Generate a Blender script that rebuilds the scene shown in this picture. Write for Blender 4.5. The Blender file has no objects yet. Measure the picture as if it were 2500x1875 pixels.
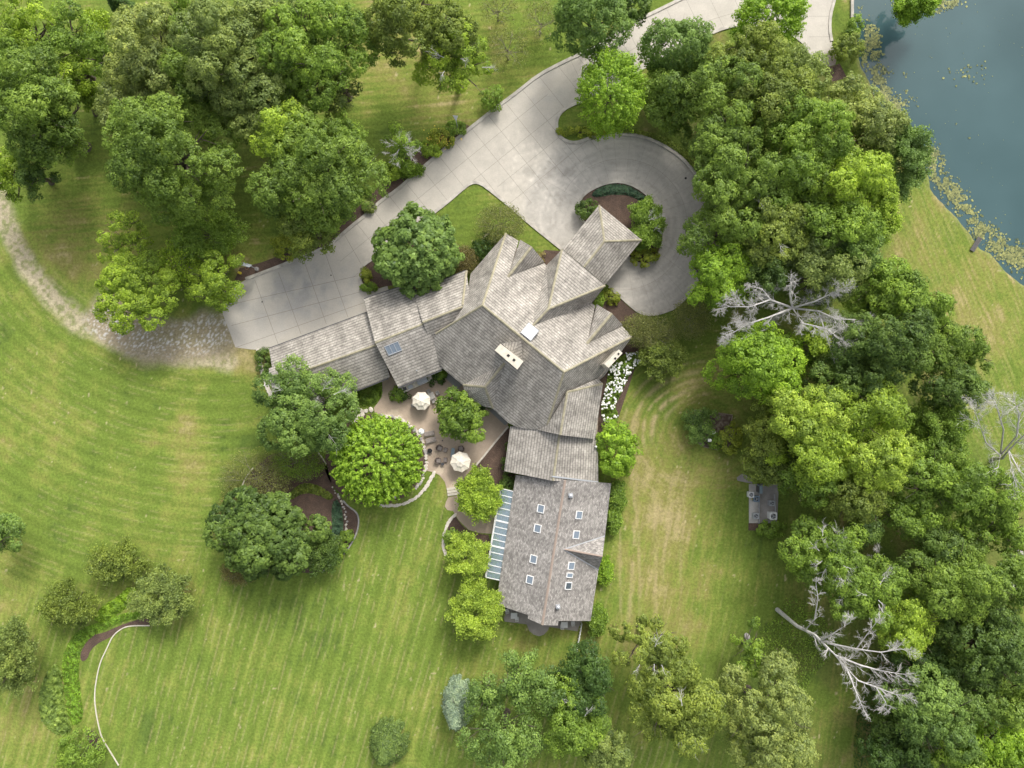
import bpy, bmesh, math, random
import numpy as np
from mathutils import Vector, Matrix
from mathutils.geometry import delaunay_2d_cdt

# ------------------------------------------------------------------ camera, world, sun, exposure
scene = bpy.context.scene
COL = scene.collection
CAM_H = 100.0          # drone height in metres, looking straight down
S = 2500.0 / 150.0     # photograph pixels per metre on the ground
cam_data = bpy.data.cameras.new("drone_camera")
cam_data.sensor_width = 36.0
cam_data.lens = 24.0
cam_data.clip_start = 1.0
cam_data.clip_end = 3000.0
cam = bpy.data.objects.new("drone_camera", cam_data)
cam.location = (0, 0, CAM_H)
COL.objects.link(cam)
scene.camera = cam

SUN_EL = math.radians(44)
SUN_AZ = math.radians(20)      # clockwise from image-up: the sun stands up and to the right
world = bpy.data.worlds.new("World")
scene.world = world
world.use_nodes = True
wn = world.node_tree.nodes
sky = wn.new('ShaderNodeTexSky')
sky.sky_type = 'NISHITA'
sky.sun_disc = False
sky.sun_elevation = SUN_EL
sky.sun_rotation = SUN_AZ
sky.dust_density = 6.0
sky.air_density = 1.0
wn['Background'].inputs['Strength'].default_value = 0.15
hz = wn.new('ShaderNodeHueSaturation')      # thin high cloud: a paler, less blue sky
hz.inputs['Saturation'].default_value = 0.35
world.node_tree.links.new(sky.outputs[0], hz.inputs['Color'])
world.node_tree.links.new(hz.outputs[0], wn['Background'].inputs['Color'])

sun_data = bpy.data.lights.new("sun", 'SUN')
sun_data.energy = 1.35
sun_data.angle = math.radians(12)
sun_data.color = (1.0, 0.95, 0.87)
sun = bpy.data.objects.new("sun", sun_data)
d = Vector((math.sin(SUN_AZ) * math.cos(SUN_EL), math.cos(SUN_AZ) * math.cos(SUN_EL), math.sin(SUN_EL)))
sun.rotation_euler = d.to_track_quat('Z', 'Y').to_euler()
sun.location = d * 200
COL.objects.link(sun)
scene.view_settings.view_transform = 'Standard'
scene.view_settings.look = 'None'
scene.view_settings.gamma = 1.0
scene.view_settings.exposure = 0.65

rng = np.random.default_rng(7)
random.seed(7)

# ------------------------------------------------------------------ helpers
def W(px, py, z=0.0):
    k = (1.0 - z / CAM_H) / S
    return Vector(((px - 1250.0) * k, -(py - 937.5) * k, z))

def WA(pts, z=0.0):
    return np.array([W(p[0], p[1], z)[:2] for p in pts])

def plane3(a, b, c):
    n = (b - a).cross(c - a).normalized()
    return (a, n)

def K(px, py, pl):
    """the point of a roof plane that lies at this place of the plan"""
    o = Vector((0, 0, CAM_H)); q = W(px, py, 0.0); dd = q - o
    t = (pl[0] - o).dot(pl[1]) / dd.dot(pl[1])
    return o + dd * t

def tag(o, label=None, cat=None, group=None, kind=None):
    if label: o['label'] = label
    if cat: o['category'] = cat
    if group: o['group'] = group
    if kind: o['kind'] = kind
    return o

def empty(name, loc, label, cat, group=None, rz=0.0):
    o = bpy.data.objects.new(name, None)
    o.empty_display_size = 0.3
    o.location = loc; o.rotation_euler = (0, 0, rz)
    COL.objects.link(o)
    return tag(o, label, cat, group)

def link(name, me, mat, parent=None, loc=None):
    o = bpy.data.objects.new(name, me)
    COL.objects.link(o)
    if mat is not None:
        if isinstance(mat, (list, tuple)):
            for m in mat: me.materials.append(m)
        elif len(me.materials) == 0:
            me.materials.append(mat)
    if parent is not None:
        o.parent = parent
    if loc is not None: o.location = loc
    return o

def copy_tree(o, parent=None):
    c = o.copy(); COL.objects.link(c); c.parent = parent
    for ch in list(o.children): copy_tree(ch, c)
    return c

def pydata(name, verts, faces, smooth=False):
    me = bpy.data.meshes.new(name)
    me.from_pydata([tuple(v) for v in verts], [], faces)
    if smooth:
        me.polygons.foreach_set('use_smooth', [True] * len(me.polygons))
    me.update()
    return me

class MB:
    """collects shapes of ONE part into one mesh"""
    def __init__(s): s.v = []; s.f = []; s.m = []
    def add(s, vs, fs, mi=0):
        o = len(s.v); s.v += [tuple(v) for v in vs]
        s.f += [tuple(i + o for i in f) for f in fs]; s.m += [mi] * len(fs)
        return s
    def prism(s, ring, z0, z1, mi=0, ring_top=None):
        n = len(ring); top = ring_top or ring
        vs = [(p[0], p[1], z0) for p in ring] + [(p[0], p[1], z1) for p in top]
        fs = [tuple(range(n - 1, -1, -1)), tuple(range(n, 2 * n))]
        fs += [(i, (i + 1) % n, n + (i + 1) % n, n + i) for i in range(n)]
        return s.add(vs, fs, mi)
    def box(s, c, size, rz=0.0, mi=0, rx=0.0, ry=0.0):
        M = Matrix.Translation(c) @ Matrix.Rotation(rz, 4, 'Z') @ Matrix.Rotation(ry, 4, 'Y') @ Matrix.Rotation(rx, 4, 'X')
        hx, hy, hz = size[0] / 2, size[1] / 2, size[2] / 2
        vs = [M @ Vector((x, y, z)) for z in (-hz, hz) for x, y in ((-hx, -hy), (hx, -hy), (hx, hy), (-hx, hy))]
        return s.add(vs, [(3, 2, 1, 0), (4, 5, 6, 7), (0, 1, 5, 4), (1, 2, 6, 5), (2, 3, 7, 6), (3, 0, 4, 7)], mi)
    def cyl(s, c, r, h, n=16, mi=0, r2=None):
        r2 = r if r2 is None else r2
        a = [(math.cos(2 * math.pi * i / n), math.sin(2 * math.pi * i / n)) for i in range(n)]
        return s.prism([(c[0] + r * x, c[1] + r * y) for x, y in a], c[2], c[2] + h, mi,
                       [(c[0] + r2 * x, c[1] + r2 * y) for x, y in a])
    def lathe(s, c, prof, n=20, mi=0):
        vs = []; fs = []
        for r, z in prof:
            for i in range(n):
                a = 2 * math.pi * i / n
                vs.append((c[0] + r * math.cos(a), c[1] + r * math.sin(a), c[2] + z))
        for k in range(len(prof) - 1):
            for i in range(n):
                j = (i + 1) % n
                fs.append((k * n + i, k * n + j, (k + 1) * n + j, (k + 1) * n + i))
        fs.append(tuple(range(n - 1, -1, -1))); fs.append(tuple((len(prof) - 1) * n + i for i in range(n)))
        return s.add(vs, fs, mi)
    def tube(s, pts, rads, n=6, mi=0):
        pts = [Vector(p) for p in pts]; vs = []; fs = []
        for k, p in enumerate(pts):
            t = (pts[min(k + 1, len(pts) - 1)] - pts[max(k - 1, 0)]).normalized()
            a = t.orthogonal().normalized(); b = t.cross(a)
            r = rads[k] if hasattr(rads, '__len__') else rads
            for i in range(n):
                w = 2 * math.pi * i / n
                vs.append(p + a * (r * math.cos(w)) + b * (r * math.sin(w)))
        for k in range(len(pts) - 1):
            for i in range(n):
                j = (i + 1) % n
                fs.append((k * n + i, k * n + j, (k + 1) * n + j, (k + 1) * n + i))
        fs.append(tuple(range(n - 1, -1, -1))); fs.append(tuple((len(pts) - 1) * n + i for i in range(n)))
        return s.add(vs, fs, mi)
    def build(s, name, mat, parent=None, loc=None, smooth=False):
        me = pydata(name, s.v, s.f, smooth)
        if isinstance(mat, (list, tuple)):
            for m in mat: me.materials.append(m)
            me.polygons.foreach_set('material_index', s.m)
        else: me.materials.append(mat)
        bm = bmesh.new(); bm.from_mesh(me)
        bmesh.ops.recalc_face_normals(bm, faces=bm.faces[:]); bm.to_mesh(me); bm.free()
        return link(name, me, None, parent, loc)

# ---- numpy noise
def _h(ix, iy, seed):
    n = (ix.astype(np.int64) * 374761393 + iy.astype(np.int64) * 668265263 + seed * 982451653) & 0x7fffffff
    n = ((n ^ (n >> 13)) * 1274126177) & 0x7fffffff
    n = (n ^ (n >> 16)) & 0xffff
    return n / 65535.0
def vnoise(x, y, seed=0):
    ix = np.floor(x); iy = np.floor(y); fx = x - ix; fy = y - iy
    fx = fx * fx * (3 - 2 * fx); fy = fy * fy * (3 - 2 * fy)
    a = _h(ix, iy, seed); b = _h(ix + 1, iy, seed); c = _h(ix, iy + 1, seed); e = _h(ix + 1, iy + 1, seed)
    return (a * (1 - fx) + b * fx) * (1 - fy) + (c * (1 - fx) + e * fx) * fy
def fbm(x, y, seed=0, o=4):
    v = 0; a = 0.5; t = 0
    for i in range(o):
        v = v + a * vnoise(x * 2 ** i + 17.3 * i, y * 2 ** i - 9.1 * i, seed + i); t += a; a *= 0.5
    return v / t
def sstep(a, b, x):
    t = np.clip((x - a) / (b - a), 0, 1); return t * t * (3 - 2 * t)
def pdist(X, Y, pts, closed=False):
    D = np.full(X.shape, 1e9)
    n = len(pts)
    for i in range(n if closed else n - 1):
        ax, ay = pts[i]; bx, by = pts[(i + 1) % n]
        dx, dy = bx - ax, by - ay; L = dx * dx + dy * dy + 1e-9
        t = np.clip(((X - ax) * dx + (Y - ay) * dy) / L, 0, 1)
        D = np.minimum(D, np.hypot(X - ax - t * dx, Y - ay - t * dy))
    return D
def inside(X, Y, pts):
    r = np.zeros(X.shape, bool); n = len(pts)
    for i in range(n):
        ax, ay = pts[i]; bx, by = pts[(i + 1) % n]
        if ay == by: continue
        c = ((ay > Y) != (by > Y)) & (X < (bx - ax) * (Y - ay) / (by - ay) + ax)
        r ^= c
    return r
def mixc(a, b, t):
    return a + (b - a) * t[..., None]
def smooth_poly(pts, closed=True, it=2):
    for _ in range(it):
        q = []; n = len(pts)
        rg = range(n) if closed else range(n - 1)
        if not closed: q.append(pts[0])
        for i in rg:
            a = pts[i]; b = pts[(i + 1) % n]
            q.append((a[0] * .75 + b[0] * .25, a[1] * .75 + b[1] * .25))
            q.append((a[0] * .25 + b[0] * .75, a[1] * .25 + b[1] * .75))
        if not closed: q.append(pts[-1])
        pts = q
    return pts

# ------------------------------------------------------------------ materials
def new_mat(name):
    m = bpy.data.materials.new(name); m.use_nodes = True
    return m, m.node_tree.nodes, m.node_tree.links, m.node_tree.nodes['Principled BSDF']
def mat_plain(name, col, rough=0.7, metal=0.0, noise=0.12, scale=6.0, bump=0.1):
    m, N, L, b = new_mat(name)
    b.inputs['Roughness'].default_value = rough; b.inputs['Metallic'].default_value = metal
    tc = N.new('ShaderNodeTexCoord'); nz = N.new('ShaderNodeTexNoise')
    nz.inputs['Scale'].default_value = scale; nz.inputs['Detail'].default_value = 5
    L.new(tc.outputs['Object'], nz.inputs['Vector'])
    r = N.new('ShaderNodeMapRange'); r.inputs[1].default_value = 0.25; r.inputs[2].default_value = 0.75
    r.inputs[3].default_value = 1 - noise; r.inputs[4].default_value = 1 + noise
    L.new(nz.outputs['Fac'], r.inputs[0])
    mx = N.new('ShaderNodeVectorMath'); mx.operation = 'SCALE'
    mx.inputs[0].default_value = col; L.new(r.outputs[0], mx.inputs['Scale'])
    L.new(mx.outputs[0], b.inputs['Base Color'])
    if bump:
        bp = N.new('ShaderNodeBump'); bp.inputs['Strength'].default_value = bump; bp.inputs['Distance'].default_value = 0.05
        L.new(nz.outputs['Fac'], bp.inputs['Height']); L.new(bp.outputs[0], b.inputs['Normal'])
    return m
def mat_vcol(name, rough=0.95, nscale=3.0, amt=0.25, bump=0.3, dist=0.05, fine=0.0):
    """surface colour from the mesh's own colour attribute, broken up by noise"""
    m, N, L, b = new_mat(name)
    b.inputs['Roughness'].default_value = rough
    b.inputs['Specular IOR Level'].default_value = 0.2
    at = N.new('ShaderNodeAttribute'); at.attribute_name = 'tint'
    tc = N.new('ShaderNodeTexCoord'); nz = N.new('ShaderNodeTexNoise')
    nz.inputs['Scale'].default_value = nscale; nz.inputs['Detail'].default_value = 8; nz.inputs['Roughness'].default_value = 0.75
    L.new(tc.outputs['Object'], nz.inputs['Vector'])
    r = N.new('ShaderNodeMapRange'); r.inputs[1].default_value = 0.3; r.inputs[2].default_value = 0.7
    r.inputs[3].default_value = 1 - amt; r.inputs[4].default_value = 1 + amt
    L.new(nz.outputs['Fac'], r.inputs[0])
    mx = N.new('ShaderNodeVectorMath'); mx.operation = 'SCALE'
    L.new(at.outputs['Color'], mx.inputs[0]); L.new(r.outputs[0], mx.inputs['Scale'])
    L.new(mx.outputs[0], b.inputs['Base Color'])
    bp = N.new('ShaderNodeBump'); bp.inputs['Strength'].default_value = bump; bp.inputs['Distance'].default_value = dist
    L.new(nz.outputs['Fac'], bp.inputs['Height']); L.new(bp.outputs[0], b.inputs['Normal'])
    return m
def mat_leaf():
    m, N, L, b = new_mat('foliage')
    N.remove(b)
    out = N['Material Output']
    oi = N.new('ShaderNodeObjectInfo'); at = N.new('ShaderNodeAttribute'); at.attribute_name = 'v'
    # v: 0..1 leaf and clump variation
    sc = N.new('ShaderNodeMapRange'); sc.inputs[3].default_value = 0.45; sc.inputs[4].default_value = 1.50
    L.new(at.outputs['Fac'], sc.inputs[0])
    warm = N.new('ShaderNodeMix'); warm.data_type = 'RGBA'
    warm.inputs['A'].default_value = (1.04, 1.14, 0.88, 1); warm.inputs['B'].default_value = (1.52, 1.34, 0.80, 1)
    L.new(at.outputs['Fac'], warm.inputs['Factor'])
    m1 = N.new('ShaderNodeVectorMath'); m1.operation = 'MULTIPLY'
    L.new(oi.outputs['Color'], m1.inputs[0]); L.new(warm.outputs['Result'], m1.inputs[1])
    m2 = N.new('ShaderNodeVectorMath'); m2.operation = 'SCALE'
    L.new(m1.outputs[0], m2.inputs[0]); L.new(sc.outputs[0], m2.inputs['Scale'])
    df = N.new('ShaderNodeBsdfDiffuse'); tr = N.new('ShaderNodeBsdfTranslucent'); gl = N.new('ShaderNodeBsdfGlossy')
    gl.inputs['Roughness'].default_value = 0.45; gl.inputs['Color'].default_value = (0.9, 1, 0.9, 1)
    L.new(m2.outputs[0], df.inputs[0])
    tcl = N.new('ShaderNodeVectorMath'); tcl.operation = 'MULTIPLY'; tcl.inputs[1].default_value = (1.15, 1.25, 0.6)
    L.new(m2.outputs[0], tcl.inputs[0]); L.new(tcl.outputs[0], tr.inputs[0])
    a = N.new('ShaderNodeMixShader'); a.inputs[0].default_value = 0.35
    L.new(df.outputs[0], a.inputs[1]); L.new(tr.outputs[0], a.inputs[2])
    c = N.new('ShaderNodeMixShader'); c.inputs[0].default_value = 0.015
    L.new(a.outputs[0], c.inputs[1]); L.new(gl.outputs[0], c.inputs[2]); L.new(c.outputs[0], out.inputs[0])
    return m
def mat_shingle(name, c1, c2, mortar, bw, rh, stain, msz=0.02, course=0.0):
    m, N, L, b = new_mat(name)
    b.inputs['Roughness'].default_value = 0.9; b.inputs['Specular IOR Level'].default_value = 0.25
    uv = N.new('ShaderNodeUVMap'); uv.uv_map = 'slope'
    br = N.new('ShaderNodeTexBrick'); br.inputs['Scale'].default_value = 1.0
    br.inputs['Color1'].default_value = (*c1, 1); br.inputs['Color2'].default_value = (*c2, 1)
    br.inputs['Mortar'].default_value = (*mortar, 1)
    br.inputs['Mortar Size'].default_value = msz; br.inputs['Mortar Smooth'].default_value = 0.2
    br.inputs['Brick Width'].default_value = bw; br.inputs['Row Height'].default_value = rh
    br.inputs['Bias'].default_value = 0.0
    L.new(uv.outputs[0], br.inputs['Vector'])
    mp = N.new('ShaderNodeMapping'); mp.inputs['Scale'].default_value = (0.55, 0.13, 1)
    L.new(uv.outputs[0], mp.inputs[0])
    n1 = N.new('ShaderNodeTexNoise'); n1.inputs['Scale'].default_value = 1.0; n1.inputs['Detail'].default_value = 6; n1.inputs['Roughness'].default_value = 0.65
    L.new(mp.outputs[0], n1.inputs['Vector'])
    r1 = N.new('ShaderNodeMapRange'); r1.inputs[1].default_value = 0.36; r1.inputs[2].default_value = 0.62
    r1.inputs[3].default_value = 1.0 - stain; r1.inputs[4].default_value = 1.12
    L.new(n1.outputs['Fac'], r1.inputs[0])
    # single weathered shingles: white noise per brick cell via voronoi
    mp2 = N.new('ShaderNodeMapping'); mp2.inputs['Scale'].default_value = (1 / bw, 1 / rh, 1)
    L.new(uv.outputs[0], mp2.inputs[0])
    vo = N.new('ShaderNodeTexVoronoi'); vo.inputs['Scale'].default_value = 0.8; L.new(mp2.outputs[0], vo.inputs['Vector'])
    sx = N.new('ShaderNodeSeparateColor'); L.new(vo.outputs['Color'], sx.inputs[0])
    r2 = N.new('ShaderNodeMapRange'); r2.inputs[1].default_value = 0.0; r2.inputs[2].default_value = 1.0
    r2.inputs[3].default_value = 0.88; r2.inputs[4].default_value = 1.12
    L.new(sx.outputs[0], r2.inputs[0])
    mu0 = N.new('ShaderNodeMath'); mu0.operation = 'MULTIPLY'; L.new(r1.outputs[0], mu0.inputs[0]); L.new(r2.outputs[0], mu0.inputs[1])
    # runs of darker, weathered shingles along the courses
    mp3 = N.new('ShaderNodeMapping'); mp3.inputs['Scale'].default_value = (1.1, 2.6, 1); L.new(uv.outputs[0], mp3.inputs[0])
    n3 = N.new('ShaderNodeTexNoise'); n3.inputs['Scale'].default_value = 1.0; n3.inputs['Detail'].default_value = 2; L.new(mp3.outputs[0], n3.inputs['Vector'])
    r3 = N.new('ShaderNodeMapRange'); r3.inputs[1].default_value = 0.40; r3.inputs[2].default_value = 0.54
    r3.inputs[3].default_value = 0.86 if bw > .4 else 0.9; r3.inputs[4].default_value = 1.06; L.new(n3.outputs['Fac'], r3.inputs[0])
    mu = N.new('ShaderNodeMath'); mu.operation = 'MULTIPLY'; L.new(mu0.outputs[0], mu.inputs[0]); L.new(r3.outputs[0], mu.inputs[1])
    if course:      # shadow line at the foot of each shingle row, painted dark into the colour
        sv = N.new('ShaderNodeSeparateXYZ'); L.new(uv.outputs[0], sv.inputs[0])
        dv = N.new('ShaderNodeMath'); dv.operation = 'DIVIDE'; dv.inputs[1].default_value = rh; L.new(sv.outputs['Y'], dv.inputs[0])
        fr = N.new('ShaderNodeMath'); fr.operation = 'FRACT'; L.new(dv.outputs[0], fr.inputs[0])
        rc_ = N.new('ShaderNodeMapRange'); rc_.inputs[1].default_value = 0.16; rc_.inputs[2].default_value = 0.30
        rc_.inputs[3].default_value = 1 - course; rc_.inputs[4].default_value = 1.06; L.new(fr.outputs[0], rc_.inputs[0])
        mc = N.new('ShaderNodeMath'); mc.operation = 'MULTIPLY'; L.new(mu.outputs[0], mc.inputs[0]); L.new(rc_.outputs[0], mc.inputs[1]); mu = mc
    mx = N.new('ShaderNodeVectorMath'); mx.operation = 'SCALE'
    L.new(br.outputs['Color'], mx.inputs[0]); L.new(mu.outputs[0], mx.inputs['Scale'])
    L.new(mx.outputs[0], b.inputs['Base Color'])
    bp = N.new('ShaderNodeBump'); bp.inputs['Strength'].default_value = 0.5; bp.inputs['Distance'].default_value = 0.04; bp.invert = True
    L.new(br.outputs['Fac'], bp.inputs['Height']); L.new(bp.outputs[0], b.inputs['Normal'])
    return m
def mat_glass(name, col, rough=0.05):
    m, N, L, b = new_mat(name)
    b.inputs['Base Color'].default_value = (*col, 1); b.inputs['Roughness'].default_value = rough
    b.inputs['Specular IOR Level'].default_value = 1.0; b.inputs['IOR'].default_value = 1.9
    return m

LEAF = mat_leaf()
M_BARK = mat_plain('bark', (0.10, 0.080, 0.062), 0.95, noise=0.35, scale=4, bump=0.6)
M_DEAD = mat_plain('bleached_wood', (0.50, 0.485, 0.465), 0.9, noise=0.25, scale=3)
M_TWIG = mat_plain('grey_twig', (0.24, 0.21, 0.17), 0.95)
M_SLATE = mat_shingle('slate_shingle', (0.385, 0.36, 0.32), (0.325, 0.303, 0.27), (0.20, 0.187, 0.165), 0.50, 0.42, 0.30, 0.022, course=0.36)
M_COMP = mat_shingle('tan_shingle', (0.37, 0.35, 0.325), (0.20, 0.188, 0.175), (0.14, 0.130, 0.122), 0.30, 0.20, 0.15, 0.012)
M_CAP = mat_plain('lichen_ridge', (0.31, 0.285, 0.20), 0.95, noise=0.3, scale=2)
M_FASCIA = mat_plain('grey_fascia', (0.20, 0.19, 0.175), 0.8)
M_STONE = mat_plain('house_stone', (0.36, 0.31, 0.25), 0.95, noise=0.3, scale=3, bump=0.5)
M_SIDING = mat_plain('grey_siding', (0.27, 0.27, 0.26), 0.85, noise=0.1)
M_CHIM = mat_plain('cream_stucco', (0.55, 0.51, 0.42), 0.9, noise=0.12, scale=2)
M_BLACK = mat_plain('soot_black', (0.012, 0.012, 0.012), 0.8)
M_WHITE = mat_plain('white_paint', (0.75, 0.75, 0.73), 0.6, noise=0.05)
M_METAL = mat_plain('galvanised_metal', (0.42, 0.44, 0.46), 0.45, metal=0.3, noise=0.08)
M_DKMETAL = mat_plain('dark_metal', (0.06, 0.06, 0.065), 0.5)
M_SKYL = mat_glass('skylight_glass', (0.16, 0.205, 0.25), 0.12)
M_SKYD = mat_glass('dark_skylight_glass', (0.03, 0.05, 0.06), 0.08)
M_WIN = mat_glass('window_glass', (0.03, 0.04, 0.05), 0.03)
M_KERB = mat_plain('kerb_concrete', (0.43, 0.405, 0.355), 0.9, noise=0.3, scale=1.2, bump=0.3)
M_JOINT = mat_plain('joint_filler', (0.24, 0.22, 0.19), 0.95)
M_CONC = mat_vcol('driveway_concrete', 0.9, 5.0, 0.10, 0.15, 0.02)
M_GROUND = mat_vcol('lawn', 1.0, 2.6, 0.38, 0.7, 0.12)
M_MULCH = mat_vcol('mulch', 1.0, 6.0, 0.45, 0.8, 0.08)
M_PATIO = mat_vcol('aggregate_patio', 0.95, 9.0, 0.13, 0.3, 0.03)
M_ROCK = mat_plain('limestone', (0.60, 0.55, 0.47), 0.9, noise=0.22, scale=2, bump=0.5)
M_ROCKG = mat_plain('grey_rock', (0.36, 0.34, 0.32), 0.9, noise=0.3, scale=2, bump=0.5)
M_FAB = mat_plain('cream_canvas', (0.66, 0.61, 0.51), 0.9, noise=0.06, scale=3)
M_WICK = mat_plain('brown_wicker', (0.13, 0.10, 0.085), 0.8, noise=0.4, scale=25)
M_CUSH = mat_plain('taupe_cushion', (0.23, 0.20, 0.18), 0.9)
M_GREYT = mat_plain('grey_teak', (0.34, 0.33, 0.31), 0.85, noise=0.2, scale=8)
M_BLUE = mat_plain('slate_blue_top', (0.20, 0.26, 0.29), 0.6)
M_YELLOW = mat_plain('yellow_paint', (0.75, 0.60, 0.05), 0.6)
M_DKWOOD = mat_plain('wet_dark_wood', (0.085, 0.08, 0.078), 0.8, noise=0.3)
M_WOOD = mat_plain('weathered_wood', (0.26, 0.20, 0.15), 0.9, noise=0.3)
# ------------------------------------------------------------------ ground outlines, in photograph pixels at ground level
POND = smooth_poly([(2082, -1500), (2082, 42), (2094, 78), (2098, 150), (2119, 190), (2138, 245), (2160, 272), (2200, 302),
        (2245, 350), (2266, 426), (2274, 462), (2307, 503), (2345, 541), (2371, 575), (2390, 604), (2425, 625), (2450, 655),
        (2500, 700), (2640, 800), (3600, 1500), (9000, 1500), (9000, -1500)], True, 1)
DRIVE = [(575, 848), (627, 855), (660, 852), (700, 850), (800, 810), (905, 775), (905, 728), (897, 713), (883, 697), (878, 677), (880, 658), (890, 645), (907, 634),
         (1082, 503), (1135, 457), (1148, 448), (1161, 445), (1173, 448), (1185, 455), (1229, 490), (1285, 539), (1372, 609),
         (1425, 655), (1485, 697), (1520, 728), (1542, 748), (1560, 762), (1583, 769), (1608, 766), (1650, 751), (1685, 715), (1712, 665),
         (1728, 600), (1732, 540), (1725, 487), (1709, 443), (1694, 419), (1662, 383), (1618, 354), (1571, 334), (1535, 328),
         (1481, 327), (1445, 335), (1416, 347), (1394, 349), (1372, 340), (1360, 322), (1358, 297), (1366, 277), (1387, 260),
         (1425, 246), (1500, 207), (1580, 160), (1650, 118), (1727, 85), (1770, 68), (1817, 58), (1890, 66), (1940, 88),
         (1965, 108), (1980, 140), (2016, 165), (2047, 156), (2030, 101), (2025, 72), (2027, 36), (2037, 0), (2060, -90),
         (1860, -90), (1660, -1), (1606, 26), (1534, 60), (1489, 94), (1436, 124), (1376, 151), (1312, 185), (1267, 222), (1210, 264), (1153, 309),
         (1097, 354), (1021, 419), (965, 468), (935, 486), (890, 528), (855, 555), (812, 593), (801, 602), (722, 634),
         (663, 658), (600, 681), (560, 712), (545, 745), (543, 764)]
ISLAND = [(1412, 530), (1409, 515), (1413, 494), (1424, 476), (1445, 461), (1481, 446), (1517, 443), (1553, 455), (1586, 480), (1607, 506),
          (1618, 532), (1621, 564), (1620, 590), (1611, 615), (1598, 638), (1577, 648), (1551, 642), (1530, 625), (1470, 580), (1430, 548)]
PATIO = [(930, 900), (934, 945), (932, 967), (922, 984), (913, 995), (915, 1008), (930, 1015), (952, 1015), (974, 1019), (995, 1030),
         (1013, 1048), (1028, 1067), (1037, 1086), (1042, 1106), (1044, 1128), (1040, 1149), (1058, 1152), (1073, 1160),
         (1086, 1176), (1092, 1198), (1094, 1212), (1126, 1207), (1127, 1183), (1134, 1165), (1156, 1141), (1180, 1113),
         (1208, 1078), (1240, 1041), (1240, 1010), (1200, 960), (1120, 900), (1060, 880)]
PATH = [(1094, 1214), (1089, 1225), (1086, 1236), (1092, 1245), (1106, 1247), (1119, 1269), (1143, 1293), (1171, 1301),
        (1203, 1303), (1215, 1268), (1224, 1200), (1180, 1190), (1126, 1209)]
BED_PATIO = [(1240, 1044), (1180, 1116), (1140, 1163), (1132, 1182), (1130, 1206), (1165, 1195), (1225, 1190), (1262, 1165), (1262, 1060)]
BED_MAPLE = [(915 + 122 * math.cos(a * math.pi / 14) * (1.02 if a < 14 else 1), 1122 + 112 * math.sin(a * math.pi / 14)) for a in range(28)]
BED_DARK = smooth_poly([(669, 1102), (772, 1099), (797, 1133), (806, 1165), (813, 1192), (832, 1215), (852, 1236), (871, 1250), (877, 1267), (874, 1291),
            (862, 1320), (838, 1354), (796, 1385), (770, 1400), (700, 1395), (640, 1380), (590, 1330), (576, 1270), (580, 1238), (589, 1195), (618, 1142)], True, 1)
BED_GARAGE = [(907, 638), (893, 648), (884, 660), (882, 677), (887, 695), (900, 711), (935, 700), (1010, 690), (1140, 660), (1150, 640), (1120, 600), (990, 590)]
BED_LOW = smooth_poly([(366, 1508), (332, 1513), (290, 1528), (249, 1547), (226, 1547), (208, 1563), (196, 1590), (197, 1615), (212, 1612), (222, 1585),
           (245, 1567), (262, 1560), (275, 1552), (298, 1535), (320, 1529), (366, 1528)], True, 1)
BED_LOW2 = smooth_poly([(205, 1780), (230, 1782), (244, 1800), (250, 1830), (238, 1835), (215, 1810)], True, 1)
BED_NORTH = [(570, 690), (600, 683), (663, 660), (722, 636), (801, 604), (855, 557), (935, 488), (1021, 421), (1153, 311),
             (1130, 300), (1050, 345), (990, 400), (900, 480), (820, 560), (720, 610), (640, 640), (585, 655)]
BED_POOL = smooth_poly([(1108, 1253), (1119, 1272), (1143, 1297), (1171, 1304), (1200, 1306), (1190, 1400), (1140, 1420), (1105, 1370), (1090, 1330), (1092, 1290)], True, 1)
PAD = [(1828, 1182), (1828, 1277), (1897, 1277), (1900, 1205), (1898, 1180)]
TERR = [(1230, 1508), (1232, 1517), (1286, 1524), (1292, 1540), (1303, 1549), (1316, 1553), (1328, 1549), (1338, 1538), (1341, 1530),
        (1410, 1541), (1422, 1505), (1330, 1480), (1240, 1475)]
TRACK = smooth_poly([(-60, 380), (0, 500), (55, 640), (130, 745), (225, 810), (330, 845), (460, 872), (560, 880)], False, 2)

def uvstreak(cross, along, seed, wc, wa):
    return fbm(cross / wc, along / wa, seed, 4)

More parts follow.
